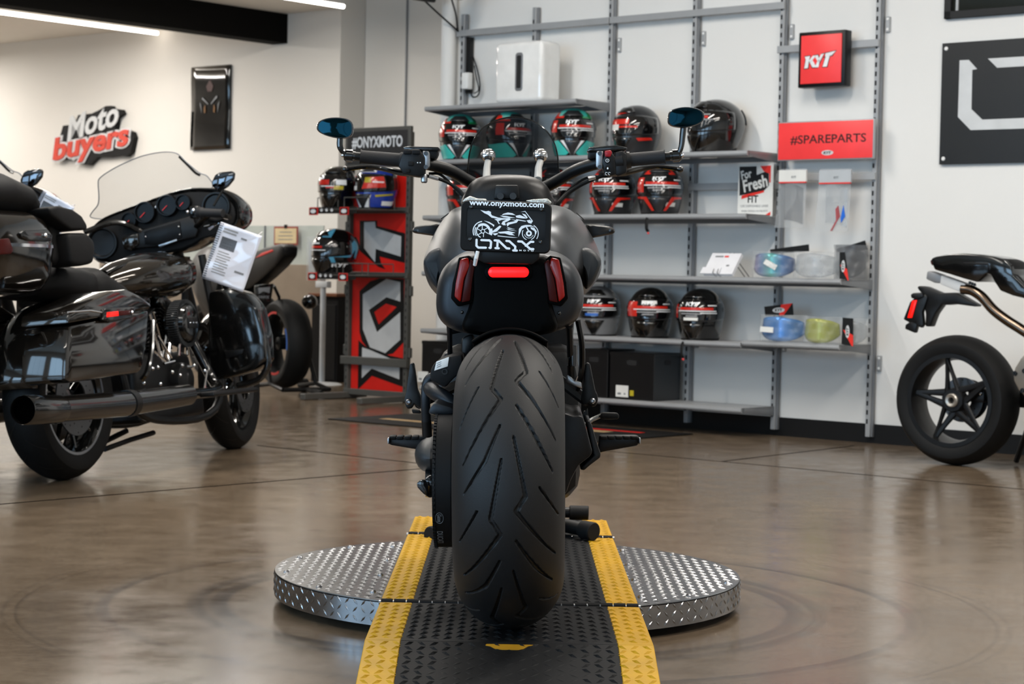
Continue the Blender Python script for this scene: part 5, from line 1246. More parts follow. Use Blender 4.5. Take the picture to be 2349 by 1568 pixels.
make_helmet('helm_black', [('side_panel', 'helm_sky', [[(30, .66), (95, .66), (120, .40), (112, .36)], [(112, .36), (122, .40), (118, .72), (108, .66)], [(40, .66), (52, .66), (60, .80), (50, .80)]]), ('brow_panel', 'helm_sky', [[(10, .32), (40, .32), (55, .12), (40, .10)]]), ('brow_panel', 'letter_white', [hrect(-60, -15, .22, .31)]), ('cheek_lettering', 'letter_white', [q for q in kytq(48, .78, 44, .075)]),
    ('visor_sticker', 'helm_red', [hrect(-40, 20, .46, .49)]), ('visor_sticker', 'letter_white', [hrect(-40, 10, .41, .43), hrect(-30, 30, .52, .535)])], False, 'helm_black', 'black helmet with light blue bands and white KYT lettering on the lower rack', on_rack(769, 575, h2_, .22, 48), scale=1.12)

# ---------------- back of the shop on the left ----------------
# low partition with frosted glass, certificate, cabinet
def lw(s, h, z): return wl(s, h, z)
pa = empty('partition', 'beige low partition topped with frosted glass behind the race bike', 'partition', mframe(wl(-7.6, 0, -1.6), WX, V((0, 0, 1)), WN))
hg0 = WF.at(640, 606, 2, -1.6).y; hg1 = WF.at(640, 517, 2, -1.6).y
MB().box((0, hg0/2, -.03), (2.9, hg0, .06), None, .002, 1).build('panel', mat('partition_beige', '8b7d6d', .7), pa)
MB().box((0, (hg0+hg1)/2, -.03), (2.9, hg1-hg0, .012), None, .001, 1).build('glass', mat('frosted', 'b9bfb8', .45, alpha=.75, bump=.2, bs=90), pa)
for x in (-.9, .1, .75):
    tube('glass_clamp', [(x, hg0, -.02), (x, hg1, -.02)], .008, M_('steel'), pa, n=8)
s0, s1, h1, h0 = wr(624, 519, 678, 562, -1.56)
ce = empty('certificate', 'certificate in a red border clipped to the frosted glass', 'certificate', mframe(wl((s0+s1)/2, (h0+h1)/2, -1.585), WX, V((0, 0, 1)), WN))
MB().box((0, 0, 0), (s1-s0, h1-h0, .006), None, .001, 1).build('border', mat('cert_red', '8c4038', .5), ce)
MB().box((0, 0, .004), (s1-s0-.03, h1-h0-.03, .002)).build('sheet', mat('cert_cream', 'c9b58c', .6), ce)
for k in range(3): MB().box((0, .03-.03*k, .0055), ((s1-s0)*(.5 if k == 0 else .6), .006, .0008)).build('print_line', M_('print_grey'), ce)
MB().box((0, (h1-h0)/2, .004), (.03, .03, .01)).build('clip', M_('black_satin'), ce)
s0, s1, h1, h0 = wr(716, 672, 772, 900, -1.48)
cb = empty('cabinet', 'dark cabinet with a wooden top beside the display stand', 'cabinet', mframe(wl((s0+s1)/2, 0, -1.48), WX, V((0, 0, 1)), WN))
MB().box((0, h1/2-.01, -.12), (s1-s0, h1-.02, .24), None, .003, 1).build('body', M_('black_matte'), cb)
MB().box((0, h1-.01, -.11), (s1-s0+.03, .025, .28), None, .003, 1).build('top', mat('wood', '6b3f22', .5, var=.25, vs=20), cb)
MB().box((0, h1*.45, .002), (s1-s0-.04, h1*.85, .012), None, .003, 1).build('door', M_('black_satin'), cb)
# white sign post with acrylic holder
q = WF.at(738, 880, 2, -1.2)
sp = empty('sign_post', 'white pole stand with a clear acrylic holder behind the display stand', 'stand', mframe(wl(q.x, 0, -1.2), WX, V((0, 0, 1)), WN))
zt = WF.at(738, 652, 2, -1.2).y
tube('pole', [(0, .02, 0), (0, zt, 0)], .022, M_('silver_white'), sp, n=14)
MB().lathe([(0, .012), (.13, .012), (.16, 0), (0, 0)], 32, Matrix.Rotation(-pi/2, 4, 'X')).build('base', M_('silver_white'), sp)
MB().box((.0, zt, .0), (.13, .05, .05), None, .004).build('bracket', M_('silver_white'), sp)
MB().box((-.06, zt+.2, .01), (.25, .34, .01), None, .002).build('holder', M_('bag_clear'), sp)
MB().box((-.06, zt+.19, .0), (.22, .28, .003)).build('sheet', M_('silver_white'), sp)

# ---------------- logo sign and picture on the left wall ----------------
ZS = ZL+.06
q = WF.at(215, 310, 2, ZS); MS = mframe(wl(q.x, q.y, ZS), WX, V((0, 0, 1)), WN); sgn = empty('logo_sign', 'raised wall sign reading Moto buyers in white and red on black', 'sign', MS)
zs = lambda zx, zy: (lambda a: (a.x-q.x, a.y-q.y))(WF.at(100+zx/8.713, 220+zy/8.713, 2, ZS))
u1 = zs(100, 0)[0]-zs(0, 0)[0]; u1 /= 100; v1 = (zs(0, 0)[1]-zs(0, 100)[1])/100
out = [(385, 595), (480, 580), (560, 700), (690, 380), (960, 350), (1090, 290), (1240, 200), (1330, 195), (1360, 250), (1530, 270), (1570, 350), (1500, 400), (1440, 450), (1430, 620), (1420, 690), (1640, 670), (1760, 720), (1800, 830), (1740, 1120), (1640, 1210), (1500, 1190), (1290, 1220), (1060, 1220), (900, 1380), (760, 1370), (680, 1250), (480, 1250), (280, 1290), (245, 1210), (310, 870)]
prism('backing', [zs(*p) for p in out], -.058, 0, M_('black_matte'), sgn)
def sgn_text(t, zx, zy, ww, hh, m, z0, d, bold, sh, rot=6):
    c = zs(zx, zy); return text('letters', t, ww*u1, hh*v1, Matrix.Translation((c[0], c[1], z0)) @ Matrix.Rotation(radians(rot), 4, 'Z'), M_(m), sgn, d, bold=bold, shear=sh)
mat('sign_red', 'c8402f', .4)
sgn_text('buyers', 950, 985, 1530, 640, 'silver_white', .001, .006, .10, .2); sgn_text('buyers', 950, 985, 1460, 580, 'sign_red', .007, .012, .03, .2)
sgn_text('Moto', 975, 510, 1000, 480, 'silver_white', .001, .01, .025, .32, 10)
s0, s1, h1, h0 = wr(441, 155, 526, 341, ZL+.02)
pic = empty('picture', 'tall glossy black picture of a motorcycle front on the left wall', 'picture', mframe(wl((s0+s1)/2, (h0+h1)/2, ZL+.012), WX, V((0, 0, 1)), WN)); w_, h_ = s1-s0, h1-h0
mb = MB(); mb.grid(lambda u, v: V(((u-.5)*w_, (v-.5)*h_, .014+.004*sin(v*pi*2.6+.6)+.002*sin(u*5))), 8, 16); mb.build('print', mat('gloss_print', '0a0a0a', .04, coat=1.0), pic, solid=.004)
MB().box((0, 0, -.002), (w_, h_, .012), None, .001, 1).build('backing', M_('black_satin'), pic)
mat('amber_dk', '6a430c', .4); mat('wine_dk', '35100f', .4)
for nm, m, pts in (('print_mark', 'print_grey', [(-.10, .10), (-.02, .04), (-.02, .03), (-.11, .085)]), ('print_mark', 'print_grey', [(.10, .11), (.02, .04), (.02, .03), (.11, .09)]), ('print_mark', 'print_grey', [(-.14, .06), (-.12, .03), (-.11, -.05), (-.13, .02)]), ('print_mark', 'print_grey', [(.14, .06), (.12, .03), (.11, -.05), (.13, .02)]),
    ('print_mark', 'amber_dk', [(-.08, .0), (-.06, .03), (-.055, -.04), (-.075, -.05)]), ('print_mark', 'amber_dk', [(.08, .0), (.06, .03), (.055, -.04), (.075, -.05)]), ('print_mark', 'wine_dk', [(-.05, .2), (.0, .26), (.05, .2), (.03, .15), (-.03, .15)])):
    prism(nm, pts, .022, .0235, M_(m), pic)
# ---------------- helpers for the other motorcycles ----------------
mat('paint_dark', '1c1814', .10, metal=.5, coat=1.0, var=.05); mat('paint_olive', '2a251f', .14, metal=.7, coat=.9, var=.05)
mat('screen_clear', '9b9b97', .03, alpha=.30, spec=.5); mat('sheet_gloss', 'cfd2de', .08, coat=1.0, bump=.35, bs=9, var=.02)
mat('disc_steel', '6f6f70', .35, metal=.9); mat('silver_cast', 'a9a49c', .35, metal=.8); mat('pipe_bronze', '6e5f52', .22, metal=1)
mat('red_glow', 'e0120c', .2, emit='ff1a10', es=.9); mat('gauge', '0b0b0c', .35, spec=.2)
def heading(o, d, lean=0):
    y = V((d[0], d[1], 0)).normalized(); x = V((y.y, -y.x, 0)); z = V((0, 0, 1)); c, s = cos(lean), sin(lean)
    return mframe(o, x*c+z*s, y, z*c-x*s)
XM = mframe(V((0, 0, 0)), V((0, 1, 0)), V((0, 0, 1)), V((1, 0, 0)))
class Bk:
    def __init__(s, M, root): s.F = Fr(M); s.root = root; s.P = Matrix()
    def x(s, px, py, v): return s.F.at(px, py, 0, v)
    def y(s, px, py, v): return s.F.at(px, py, 1, v)
    def side(s, name, pts, x, t, m, bev=.008, parent=None):
        """outline traced on the plane x, body from x-t to x"""
        q = [s.x(px, py, x) for px, py in pts]
        return MB().prism([(a.y, a.z) for a in q], x-t, x, XM, bev).build(name, m, parent or s.root)
    def rear(s, name, pts, y, t, m, bev=.006, parent=None):
        q = [s.y(px, py, y) for px, py in pts]
        return MB().prism([(a.x, a.z) for a in q], -(y+t), -y, YM, bev).build(name, m, parent or s.root)
def tyre(parent, y, z, R, w, name='rear_tyre', grooves=0, x0=0, M=None, mt='rubber', rim=.215):
    M = (M or Matrix()) @ TR((x0, y, z)) @ AX_X
    h = R-rim; c = w/2
    prof = [(R-h*.95, -c*.86), (R-h*.6, -c), (R-h*.38, -c*.96)]+[(R-h*.38*abs(t)**2.2, c*.96*t) for t in [-.8+.2*k for k in range(9)]]+[(R-h*.38, c*.96), (R-h*.6, c), (R-h*.95, c*.86)]
    mb = MB(); mb.lathe(prof, 72, M, close_prof=True); o = mb.build(name, M_(mt), parent)
    if grooves:
        for k in range(grooves):
            for sg in (-1, 1):
                a = 2*pi*(k+(.5 if sg > 0 else 0))/grooves; mb = MB()
                def g(u, v):
                    t = (.12+.72*u)*sg; aa = a+.22*u+(v-.5)*.022; r = R-h*.38*abs(t)**2.2+.0008; return M @ V((r*cos(aa), r*sin(aa), c*.96*t))
                mb.grid(g, 8, 1); mb.build('tread_groove', M_('groove'), o, smooth=0)
    return o
def disc(parent, x, y, z, r0, r1, M=None, name='brake_disc', holes=24):
    M = (M or Matrix()) @ TR((x, y, z)) @ AX_X
    mb = MB(); mb.lathe([(r0, -.003), (r1, -.003), (r1, .003), (r0, .003)], 48, M, close_prof=True); o = mb.build(name, M_('disc_steel'), parent)
    mb = MB()
    for k in range(holes):
        a = 2*pi*k/holes; rr = r1-.012-.018*(k % 3); mb.prism([(rr*cos(a)+.004*cos(t), rr*sin(a)+.004*sin(t)) for t in [2*pi*i/6 for i in range(6)]], -.0034, .0034, M)
    q = mb.build('disc_holes', M_('slot_dark'), o, smooth=0); q['kind'] = 'stuff'
    return o
def rim(parent, y, z, r, w, m, n=9, hub=.045, name='rear_rim', x0=0, M=None, lip=None):
    M = M or Matrix(); A = M @ TR((x0, y, z)) @ AX_X
    mb = MB(); mb.lathe([(r, -w/2), (r-.014, -w/2), (r-.032, -w/2+.03), (r-.036, 0), (r-.032, w/2-.03), (r-.014, w/2), (r, w/2), (r-.006, w/2-.02), (r-.006, -w/2+.02)], 56, A, close_prof=True)
    mb.lathe([(.01, -w/2+.02), (hub, -w/2+.03), (hub, w/2-.03), (.01, w/2-.02)], 24, A, close_prof=True); o = mb.build(name, m, parent)
    for k in range(n):
        a = 2*pi*k/n; mb = MB(); mb.tube([A @ V((hub*.7*cos(a), hub*.7*sin(a), w*.18)), A @ V(((r-.03)*cos(a+.12), (r-.03)*sin(a+.12), w*.28))], [.014, .009], 8); mb.build('spoke', m, o)
    if lip:
        mb = MB(); mb.lathe([(r-.012, w/2-.001), (r+.002, w/2-.001), (r+.002, w/2+.002), (r-.012, w/2+.002)], 56, A, close_prof=True); mb.build('rim_lip', lip, o)
    return o
def lrings(name, rs, m, parent, n=24, p=2.0, smooth=50):
    """rs: (y, xc, zc, wx, wz) superellipse sections along y"""
    R_ = []
    for y, xc, zc, wx, wz in rs:
        R_.append([V((xc+wx*math.copysign(abs(cos(a))**(2/p), cos(a)), y, zc+wz*math.copysign(abs(sin(a))**(2/p), sin(a)))) for a in [2*pi*k/n for k in range(n)]])
    return MB().rings(R_).build(name, m, parent, smooth=smooth)
def zrings(name, rs, m, parent, n=36, p=4.0, smooth=50):
    """rs: (z, xc, yc, wx, wy) superellipse sections along z"""
    R_ = []
    for z, xc, yc, wx, wy in rs:
        R_.append([V((xc+wx*math.copysign(abs(cos(a))**(2/p), cos(a)), yc+wy*math.copysign(abs(sin(a))**(2/p), sin(a)), z)) for a in [2*pi*k/n for k in range(n)]])
    return MB().rings(R_).build(name, m, parent, smooth=smooth)

# ---------------- touring motorcycle on the left ----------------
TO = fl(150, 1100); TF = fl(565, 1028)
TM = heading(TO, (TF.x-TO.x, TF.y-TO.y), .10)
tb = empty('touring_motorcycle', 'black touring motorcycle with top case, saddlebags and a price sheet, left of the turntable', 'motorcycle', TM, 'touring motorcycles on the left')
T = Bk(TM, tb); G = M_('black_gloss'); PD = M_('paint_dark'); S_ = M_('black_satin'); RR = .33
tyre(tb, 0, RR, RR, .18, 'rear_tyre', 14, rim=.225); rim(tb, 0, RR, .232, .15, G, 9, name='rear_rim', lip=M_('steel')); disc(tb, .075, 0, RR, .08, .15)
# rear fender
mb = MB(); mb.grid(lambda u, v: V((.105*sin(radians(-80+160*u))*1.05, -(RR+.05-.05*(1-cos(radians(-80+160*u))))*cos(radians(5+125*v)), RR+.03+(RR+.05-.05*(1-cos(radians(-80+160*u))))*sin(radians(5+125*v)))), 14, 18); mb.build('rear_fender', PD, tb, solid=.006)
# saddlebags
BODY = [(150, 872), (165, 878), (318, 857), (330, 846), (340, 790), (345, 708), (160, 745), (152, 800)]
LID = [(156, 742), (158, 716), (205, 692), (262, 666), (290, 662), (318, 676), (348, 698), (346, 708)]
for sg in (1, -1):
    if sg > 0:
        b_ = T.side('saddlebag', BODY, .42, .20, PD, .022); l_ = T.side('saddlebag_lid', LID, .425, .21, PD, .014, b_)
    else:
        q = [T.x(px, py, .42) for px, py in BODY]; b_ = MB().prism([(a.y, a.z) for a in q], -.42, -.22, XM, .022).build('saddlebag', PD, tb)
        q = [T.x(px, py, .42) for px, py in LID]; l_ = MB().prism([(a.y, a.z) for a in q], -.425, -.215, XM, .014).build('saddlebag_lid', PD, b_)
    if sg > 0:
        T.side('bag_latch', [(236, 733), (242, 708), (308, 703), (311, 710), (300, 730), (262, 737)], .437, .02, G, .004, b_)
        T.side('marker_lamp', [(246, 727), (247, 716), (272, 713), (273, 724)], .4405, .01, M_('red_glow'), .002, b_)
        T.side('reflector_dark', [(275, 724), (275, 713), (300, 711), (298, 721)], .4400, .01, M_('lens_red_dark'), .002, b_)
        MB().sphere(T.x(303, 716, .441), .007, u=10, v=6).build('latch_screw', M_('chrome'), b_)
        tube('lid_trim', [T.x(156, 716, .427), T.x(205, 712, .427), T.x(236, 717, .427)], .004, M_('chrome'), b_, n=8)
        T.side('rear_trim_light', [(72, 765), (76, 755), (160, 733), (172, 735), (170, 742), (80, 768)], .30, .04, G, .004)
# mufflers and exhaust
for sg in (1, -1):
    def mx(p): return V((sg*p.x, p.y, p.z))
    a, c, d, e = T.x(52, 940, .345), T.x(130, 938, .345), T.x(285, 926, .345), T.x(430, 905, .33)
    mf = tube('muffler', [mx(c), mx(d), mx(e)], [.05, .052, .046], M_('pipe_dark') if 'pipe_dark' in MATS else mat('pipe_dark', '1b1a19', .14, metal=.6, coat=.6), tb, n=24)
    mb = MB(); mb.tube([mx(a), mx(a+(c-a)*.05), mx(c), mx(c+(d-c)*.03)], [.053, .056, .056, .053], 28, caps=False); mb.build('muffler_tip', G, mf)
    mb = MB(); mb.tube([mx(a+(c-a)*.12), mx(a+(c-a)*.14)], [.051, .051], 24); mb.build('muffler_mouth', mat('hollow', '020202', 1.0, spec=0), mf)
    mb = MB(); k0 = d+(e-d)*.02; k1 = d+(e-d)*.1; mb.tube([mx(k0), mx(k1)], .0555, 24); mb.build('muffler_clamp', S_, mf)
    tube('header_pipe', [mx(e), mx(T.x(500, 895, .28)), V((sg*.2, 1.0, .36)), V((sg*.12, .98, .55))], .024, M_('pipe_dark'), tb, smooth=5, n=12)
# luggage top case with pads
tp = zrings('top_case', [(.76, 0, -.63, .20, .2), (.775, 0, -.63, .25, .25), (.82, 0, -.64, .285, .29), (.93, 0, -.645, .305, .31)], PD, tb)
zrings('top_case_lid', [(.937, 0, -.645, .307, .312), (.99, 0, -.645, .302, .305), (1.04, 0, -.645, .28, .28), (1.07, 0, -.645, .24, .24), (1.082, 0, -.645, .18, .18)], PD, tp)
zrings('case_seam', [(.928, 0, -.645, .309, .314), (.94, 0, -.645, .309, .314)], M_('chrome'), tp)
T.side('case_latch', [(48, 533), (60, 528), (110, 526), (122, 540), (118, 553), (70, 552), (52, 545)], .315, .02, G, .005, tp)
MB().sphere(T.x(104, 540, .318), .009, u=10, v=6).build('latch_lock', M_('chrome'), tp)
T.side('side_lamp', [(0, 548), (22, 546), (32, 575), (26, 582), (0, 584)], .314, .02, M_('lens_red_dark'), .005, tp)
tube('luggage_rail', [T.x(-60, 480, .12), T.x(-10, 470, .12), T.x(15, 458, .12), T.x(35, 453, .12)], .008, M_('chrome'), tp, n=8)
lrings('rack_bag', [(-.95, .06, 1.12, .05, .05), (-.88, .06, 1.14, .17, .085), (-.6, .06, 1.15, .19, .095), (-.45, .06, 1.135, .18, .075), (-.36, .06, 1.11, .14, .045), (-.32, .06, 1.09, .06, .02)], M_('black_matte'), tp)
MB().box((0, -.285, .97), (.44, .09, .2), None, .035, 4).build('passenger_backrest', M_('black_matte'), tb)
for sg in (-1, 1):
    for PP in ([(112, 476), (135, 471), (168, 479), (189, 494), (201, 514), (202, 527), (164, 526), (145, 512), (118, 492)], [(158, 533), (202, 533), (218, 550), (221, 572), (217, 604), (188, 610), (168, 606)]):
        q = [T.x(px, py, .28) for px, py in PP]; MB().prism([(a.y, a.z) for a in q], *((.15, .28) if sg > 0 else (-.28, -.15)), XM, .022, 3).build('arm_pad', M_('black_matte'), tb)
lrings('passenger_seat', [(-.26, 0, .80, .12, .04), (-.2, 0, .82, .17, .07), (.0, 0, .81, .17, .07), (.14, 0, .80, .14, .07), (.2, 0, .78, .1, .05)], M_('black_matte'), tb, p=3)
lrings('rider_seat', [(.12, 0, .80, .12, .06), (.18, 0, .79, .17, .09), (.32, 0, .75, .17, .07), (.46, 0, .76, .10, .05), (.52, 0, .77, .05, .03)], M_('black_matte'), tb, p=3)
# tank, console
tk = lrings('fuel_tank', [(.40, 0, .80, .04, .03), (.45, 0, .81, .09, .055), (.58, 0, .825, .145, .085), (.75, 0, .835, .165, .10), (.92, 0, .845, .165, .105), (1.04, 0, .86, .14, .09), (1.09, 0, .87, .08, .05)], M_('paint_olive'), tb, p=2.4)
lrings('tank_console', [(.42, 0, .86, .03, .015), (.5, 0, .885, .05, .02), (.75, 0, .93, .055, .022), (.95, 0, .945, .05, .02), (1.02, 0, .94, .03, .01)], G, tk)
# engine
eng = MB().box((0, .72, .40), (.24, .52, .2), None, .05, 4).build('crankcase', S_, tb)
MB().box((0, .80, .245), (.2, .6, .1), None, .02, 3).build('oil_pan', S_, tb)
for an, yc in ((-.4, .60), (.4, .86)):
    M = TR((0, .73, .45), (-an, 0, 0))
    mb = MB()
    for k in range(12): mb.box((0, 0, .05+k*.017), (.2-.002*abs(k-6), .15, .007), M, .003, 1)
    mb.box((0, 0, .14), (.14, .11, .22), M); mb.build('cylinder', S_, tb)
    MB().box((0, 0, .29), (.17, .16, .07), M, .02, 3).build('rocker_box', G, tb)
    for dx in (-.03, .02): tube('pushrod_tube', [M @ V((.11, dx, .0)), M @ V((.115, dx*.6, .25))], .009, M_('chrome'), tb, n=8)
ca = T.x(428, 741, .22); Ma = TR((.22, ca.y, ca.z)) @ AX_X
mb = MB(); mb.lathe([(0, .028), (.06, .028), (.078, .02), (.085, .0), (.10, -.005), (.105, -.03), (.1, -.06), (0, -.06)], 40, Ma); ac = mb.build('air_cleaner', G, tb)
mb = MB()
for k in range(60):
    a = 2*pi*k/60; mb.box((.098, 0, -.02), (.018, .0045, .05), Ma @ Matrix.Rotation(a, 4, 'Z'))
o = mb.build('filter_pleats', M_('satin_grey'), ac, smooth=0); o['kind'] = 'stuff'
MB().box((0, 0, .03), (.09, .05, .008), Ma @ Matrix.Rotation(pi/2, 4, 'Z'), .006, 2).build('cover_plate', S_, ac)
for k in range(3): MB().sphere(Ma @ V((.0, -.03+.03*k, .034)), .004, u=8, v=6).build('cover_screw', M_('chrome'), ac)
MB().lathe([(0, .04), (.06, .04), (.075, .03), (.08, 0), (.08, -.04), (0, -.04)], 32, TR((.13, .82, .37)) @ AX_X).build('cam_cover', S_, tb)
for px, py in ((395, 853), (413, 860), (430, 905), (418, 838), (445, 838), (350, 845), (362, 842), (330, 878), (368, 880), (470, 850)):
    MB().sphere(T.x(px, py, .20), .009, u=8, v=6).build('engine_bolt', M_('chrome'), tb)
for a, c in (((362, 768), (393, 820)), ((352, 804), (380, 828)), ((376, 834), (400, 828)), ((420, 885), (434, 888)), ((428, 841), (440, 841)), ((476, 850), (468, 895)), ((345, 770), (358, 735)), ((412, 786), (410, 816)), ((428, 788), (430, 814))):
    tube('engine_rod', [T.x(*a, .21), T.x(*c, .22)], .006, M_('chrome') if a[0] != 345 else G, tb, n=8)
tube('frame_tube', [(.14, .25, .62), (.15, .32, .30), (.15, .6, .20), (.15, 1.1, .22), (.1, 1.28, .5), (.04, 1.3, .95)], .018, S_, tb, smooth=5, n=10)
tube('frame_tube', [(-.14, .25, .62), (-.15, .32, .30), (-.15, .6, .20), (-.15, 1.1, .22), (-.1, 1.28, .5), (-.04, 1.3, .95)], .018, S_, tb, smooth=5, n=10)
tube('bag_guard', [T.x(350, 735, .34), T.x(348, 800, .35), T.x(338, 850, .35), T.x(325, 872, .33)], .012, G, tb, smooth=4, n=10)
MB().box((-.12, .25, .33), (.06, .5, .07), None, .015).build('swing_arm', S_, tb)
# lower fairings, crash bar, foot boards
for sg in (1, -1):
    LOW = [(476, 668), (520, 660), (562, 672), (588, 705), (604, 770), (608, 828), (582, 850), (520, 868), (486, 872), (474, 800)]
    q = [T.y(px, py, 1.08) for px, py in LOW]
    lf = MB().prism([(sg*a.x, a.z) for a in q], -1.2, -1.08, YM, .02).build('lower_fairing', G, tb)
    q = [T.y(px, py, 1.075) for px, py in ((515, 805), (560, 800), (556, 812), (520, 822))]
    MB().prism([(sg*a.x, a.z) for a in q], -1.08, -1.07, YM, .003).build('vent', S_, lf)
    pts = [T.y(px, py, 1.12) for px, py in ((520, 668), (575, 690), (597, 745), (613, 810), (612, 845), (590, 872), (545, 885))]
    tube('crash_bar', [V((sg*p.x, p.y, p.z)) for p in pts], .016, G, tb, smooth=5, n=12)
    a, c = T.x(470, 905, .36), T.x(572, 868, .36)
    MB().box((sg*.35, (a.y+c.y)/2, .30), (.11, c.y-a.y, .022), TR((0, 0, 0), (0, 0, 0)), .008).build('foot_board', S_, tb)
tube('side_stand', [(-.12, .75, .16), (-.22, .5, .08), (-.3, .3, .03)], .013, S_, tb, n=8)
tube('jiffy_rod', [T.x(352, 992, 0), T.x(300, 1008, 0), T.x(240, 1030, 0)], .012, S_, tb, n=8)
# front end, turned a little to the left
FY_ = 1.68; SM = TR((0, 1.35, 0), (0, 0, radians(9)))
tyre(tb, FY_-1.35, RR, RR, .135, 'front_tyre', 14, M=SM, rim=.235); rim(tb, FY_-1.35, RR, .24, .09, G, 9, name='front_rim', M=SM)
for x in (-.075, .075):
    disc(tb, x, FY_-1.35, RR, .09, .15, M=SM); tube('fork_leg', [SM @ V((x*1.4, FY_-1.35, RR)), SM @ V((x*1.4, -.02, 1.0))], [.032, .028], S_, tb, n=14)
    tube('fork_slider', [SM @ V((x*1.4, FY_-1.36, RR+.05)), SM @ V((x*1.4, FY_-1.46, RR+.25))], .034, M_('silver_cast'), tb, n=14)
mb = MB(); mb.grid(lambda u, v: SM @ V((.085*sin(radians(-85+170*u)), FY_-1.35-(RR+.03-.06*(1-cos(radians(-85+170*u))))*cos(radians(25+130*v)), RR+.01+(RR+.03-.06*(1-cos(radians(-85+170*u))))*sin(radians(25+130*v)))), 14, 18); mb.build('front_fender', PD, tb, solid=.005)
# batwing fairing
SF = TM @ TR((-.09, 1.24, 1.1), (0, 0, radians(9))); SL_ = TM.inverted() @ SF
Sx = Bk(SF, tb)
def srear(name, pts, y, t, m, bev=.005, parent=None):
    q = [Sx.y(px, py, y) for px, py in pts]
    return MB().prism([(a.x, a.z) for a in q], -(y+t), -y, SL_ @ YM, bev).build(name, m, parent or tb)
INN = [(203, 545), (210, 522), (232, 502), (264, 487), (340, 459), (417, 434), (474, 431), (512, 436), (540, 455), (552, 480), (548, 510), (515, 535), (470, 548), (452, 560), (420, 575), (350, 588), (300, 598), (262, 606), (225, 600), (207, 580)]
q = [Sx.y(px, py, 0) for px, py in INN]; ob = [(p.x, p.y) for p in crom([(a.x, a.z, 0) for a in q], 3, True)]
cx_ = sum(x for x, z in ob)/len(ob); cz_ = sum(z for x, z in ob)/len(ob)
rs = [[SL_ @ V((cx_+(x-cx_)*k, y, cz_+(z-cz_)*k2)) for x, z in ob] for y, k, k2 in ((.03, .90, .86), (.0, .93, .9), (-.005, .985, .98), (.01, 1.01, 1.01), (.08, 1.03, 1.0), (.2, .99, .95), (.32, .8, .8), (.40, .5, .55))]
fr_ = MB().rings(rs).build('batwing_fairing', G, tb, smooth=60)
for px, py, r in ((236, 557, .075), (497, 474, .068)):
    c = Sx.y(px, py, .0); mb = MB(); mb.lathe([(0, .004), (r*.8, .004), (r*.9, .018), (r, .018), (r*1.05, 0), (r*1.05, -.03)], 32, SL_ @ TR((c.x, .0, c.z), (pi/2, 0, 0))); mb.build('speaker', S_, fr_)
for px, py, r in ((296, 505, .036), (332, 487, .049), (383, 471, .049), (420, 464, .036)):
    c = Sx.y(px, py, -.02); A_ = SL_ @ TR((c.x, -.02, c.z), (pi/2, 0, 0))
    mb = MB(); mb.lathe([(0, -.005), (r*.85, -.005), (r*.9, .012), (r, .012), (r*1.08, 0), (r*1.08, -.05)], 32, A_); g_ = mb.build('gauge', M_('gauge'), fr_)
    mb = MB(); mb.tube([A_ @ V((r*.0, 0, 0)), A_ @ V((-r*.5, -r*.45, 0))], .0022, 5); mb.build('gauge_needle', M_('red_paint'), g_)
ip = [(cx_+(x-cx_)*.93, cz_+(z-cz_)*.9) for x, z in ob[::2]]
MB().prism(ip, -.02, .001, SL_ @ YM, .004).build('inner_panel', M_('black_matte'), fr_)
rp_ = srear('radio_panel', [(279, 540), (440, 494), (454, 528), (448, 543), (354, 566), (284, 572)], -.03, .08, S_, .006, fr_)
srear('radio_screen', [(330, 531), (412, 507), (417, 545), (356, 562), (332, 560)], -.036, .02, M_('gauge'), .003, fr_)
srear('key_strip', [(363, 562), (405, 548), (406, 552), (366, 567)], -.042, .01, M_('steel'), .001, fr_)
srear('tank_cap_cover', [(278, 545), (316, 535), (318, 560), (300, 575), (284, 572)], -.04, .02, M_('paint_olive'), .004, fr_)
for px, py in ((410, 520), (412, 538), (334, 543)): MB().sphere(SL_ @ Sx.y(px, py, -.037), .005, u=8, v=6).build('radio_knob', M_('steel'), fr_)
for px, py in ((357, 474), (357, 476), (440, 480), (272, 512), (405, 475)): MB().sphere(SL_ @ Sx.y(px, py, -.015), .006, u=8, v=6).build('trim_stud', M_('chrome'), fr_)
# wind screen
WSP = [(199, 497), (203, 485), (216, 469), (220, 450), (221, 418), (226, 407), (245, 393), (274, 377), (317, 359), (356, 350), (386, 348), (407, 353), (425, 371), (454, 395), (470, 401), (480, 412), (486, 424), (474, 432), (415, 434), (340, 460), (264, 488), (228, 500)]
q = [Sx.y(px, py, .06) for px, py in WSP]; wb = [(p.x, p.y) for p in crom([(a.x, a.z, 0) for a in q], 3, True)]
wc = (sum(x for x, z in wb)/len(wb), sum(z for x, z in wb)/len(wb))
def wsq(x, z, k):
    X_, Z_ = wc[0]+(x-wc[0])*k, wc[1]+(z-wc[1])*k; return SL_ @ V((X_, .11-.35*(X_-wc[0])**2-.25*(Z_-wc[1]), Z_))
wsn = MB().rings([[wsq(x, z, k) for x, z in wb] for k in (1, .9, .6, .3, .02)], False, True).build('wind_screen', M_('screen_clear'), tb, smooth=60)
MB().tube([wsq(x, z, 1) for x, z in wb], .0028, 6, closed=True).build('screen_edge', M_('grey_metal_dk'), wsn)
tube('screen_trim', [SL_ @ Sx.y(px, py, .075) for px, py in ((411, 359), (432, 380), (448, 396), (459, 402))], .006, G, wsn, smooth=4, n=8)
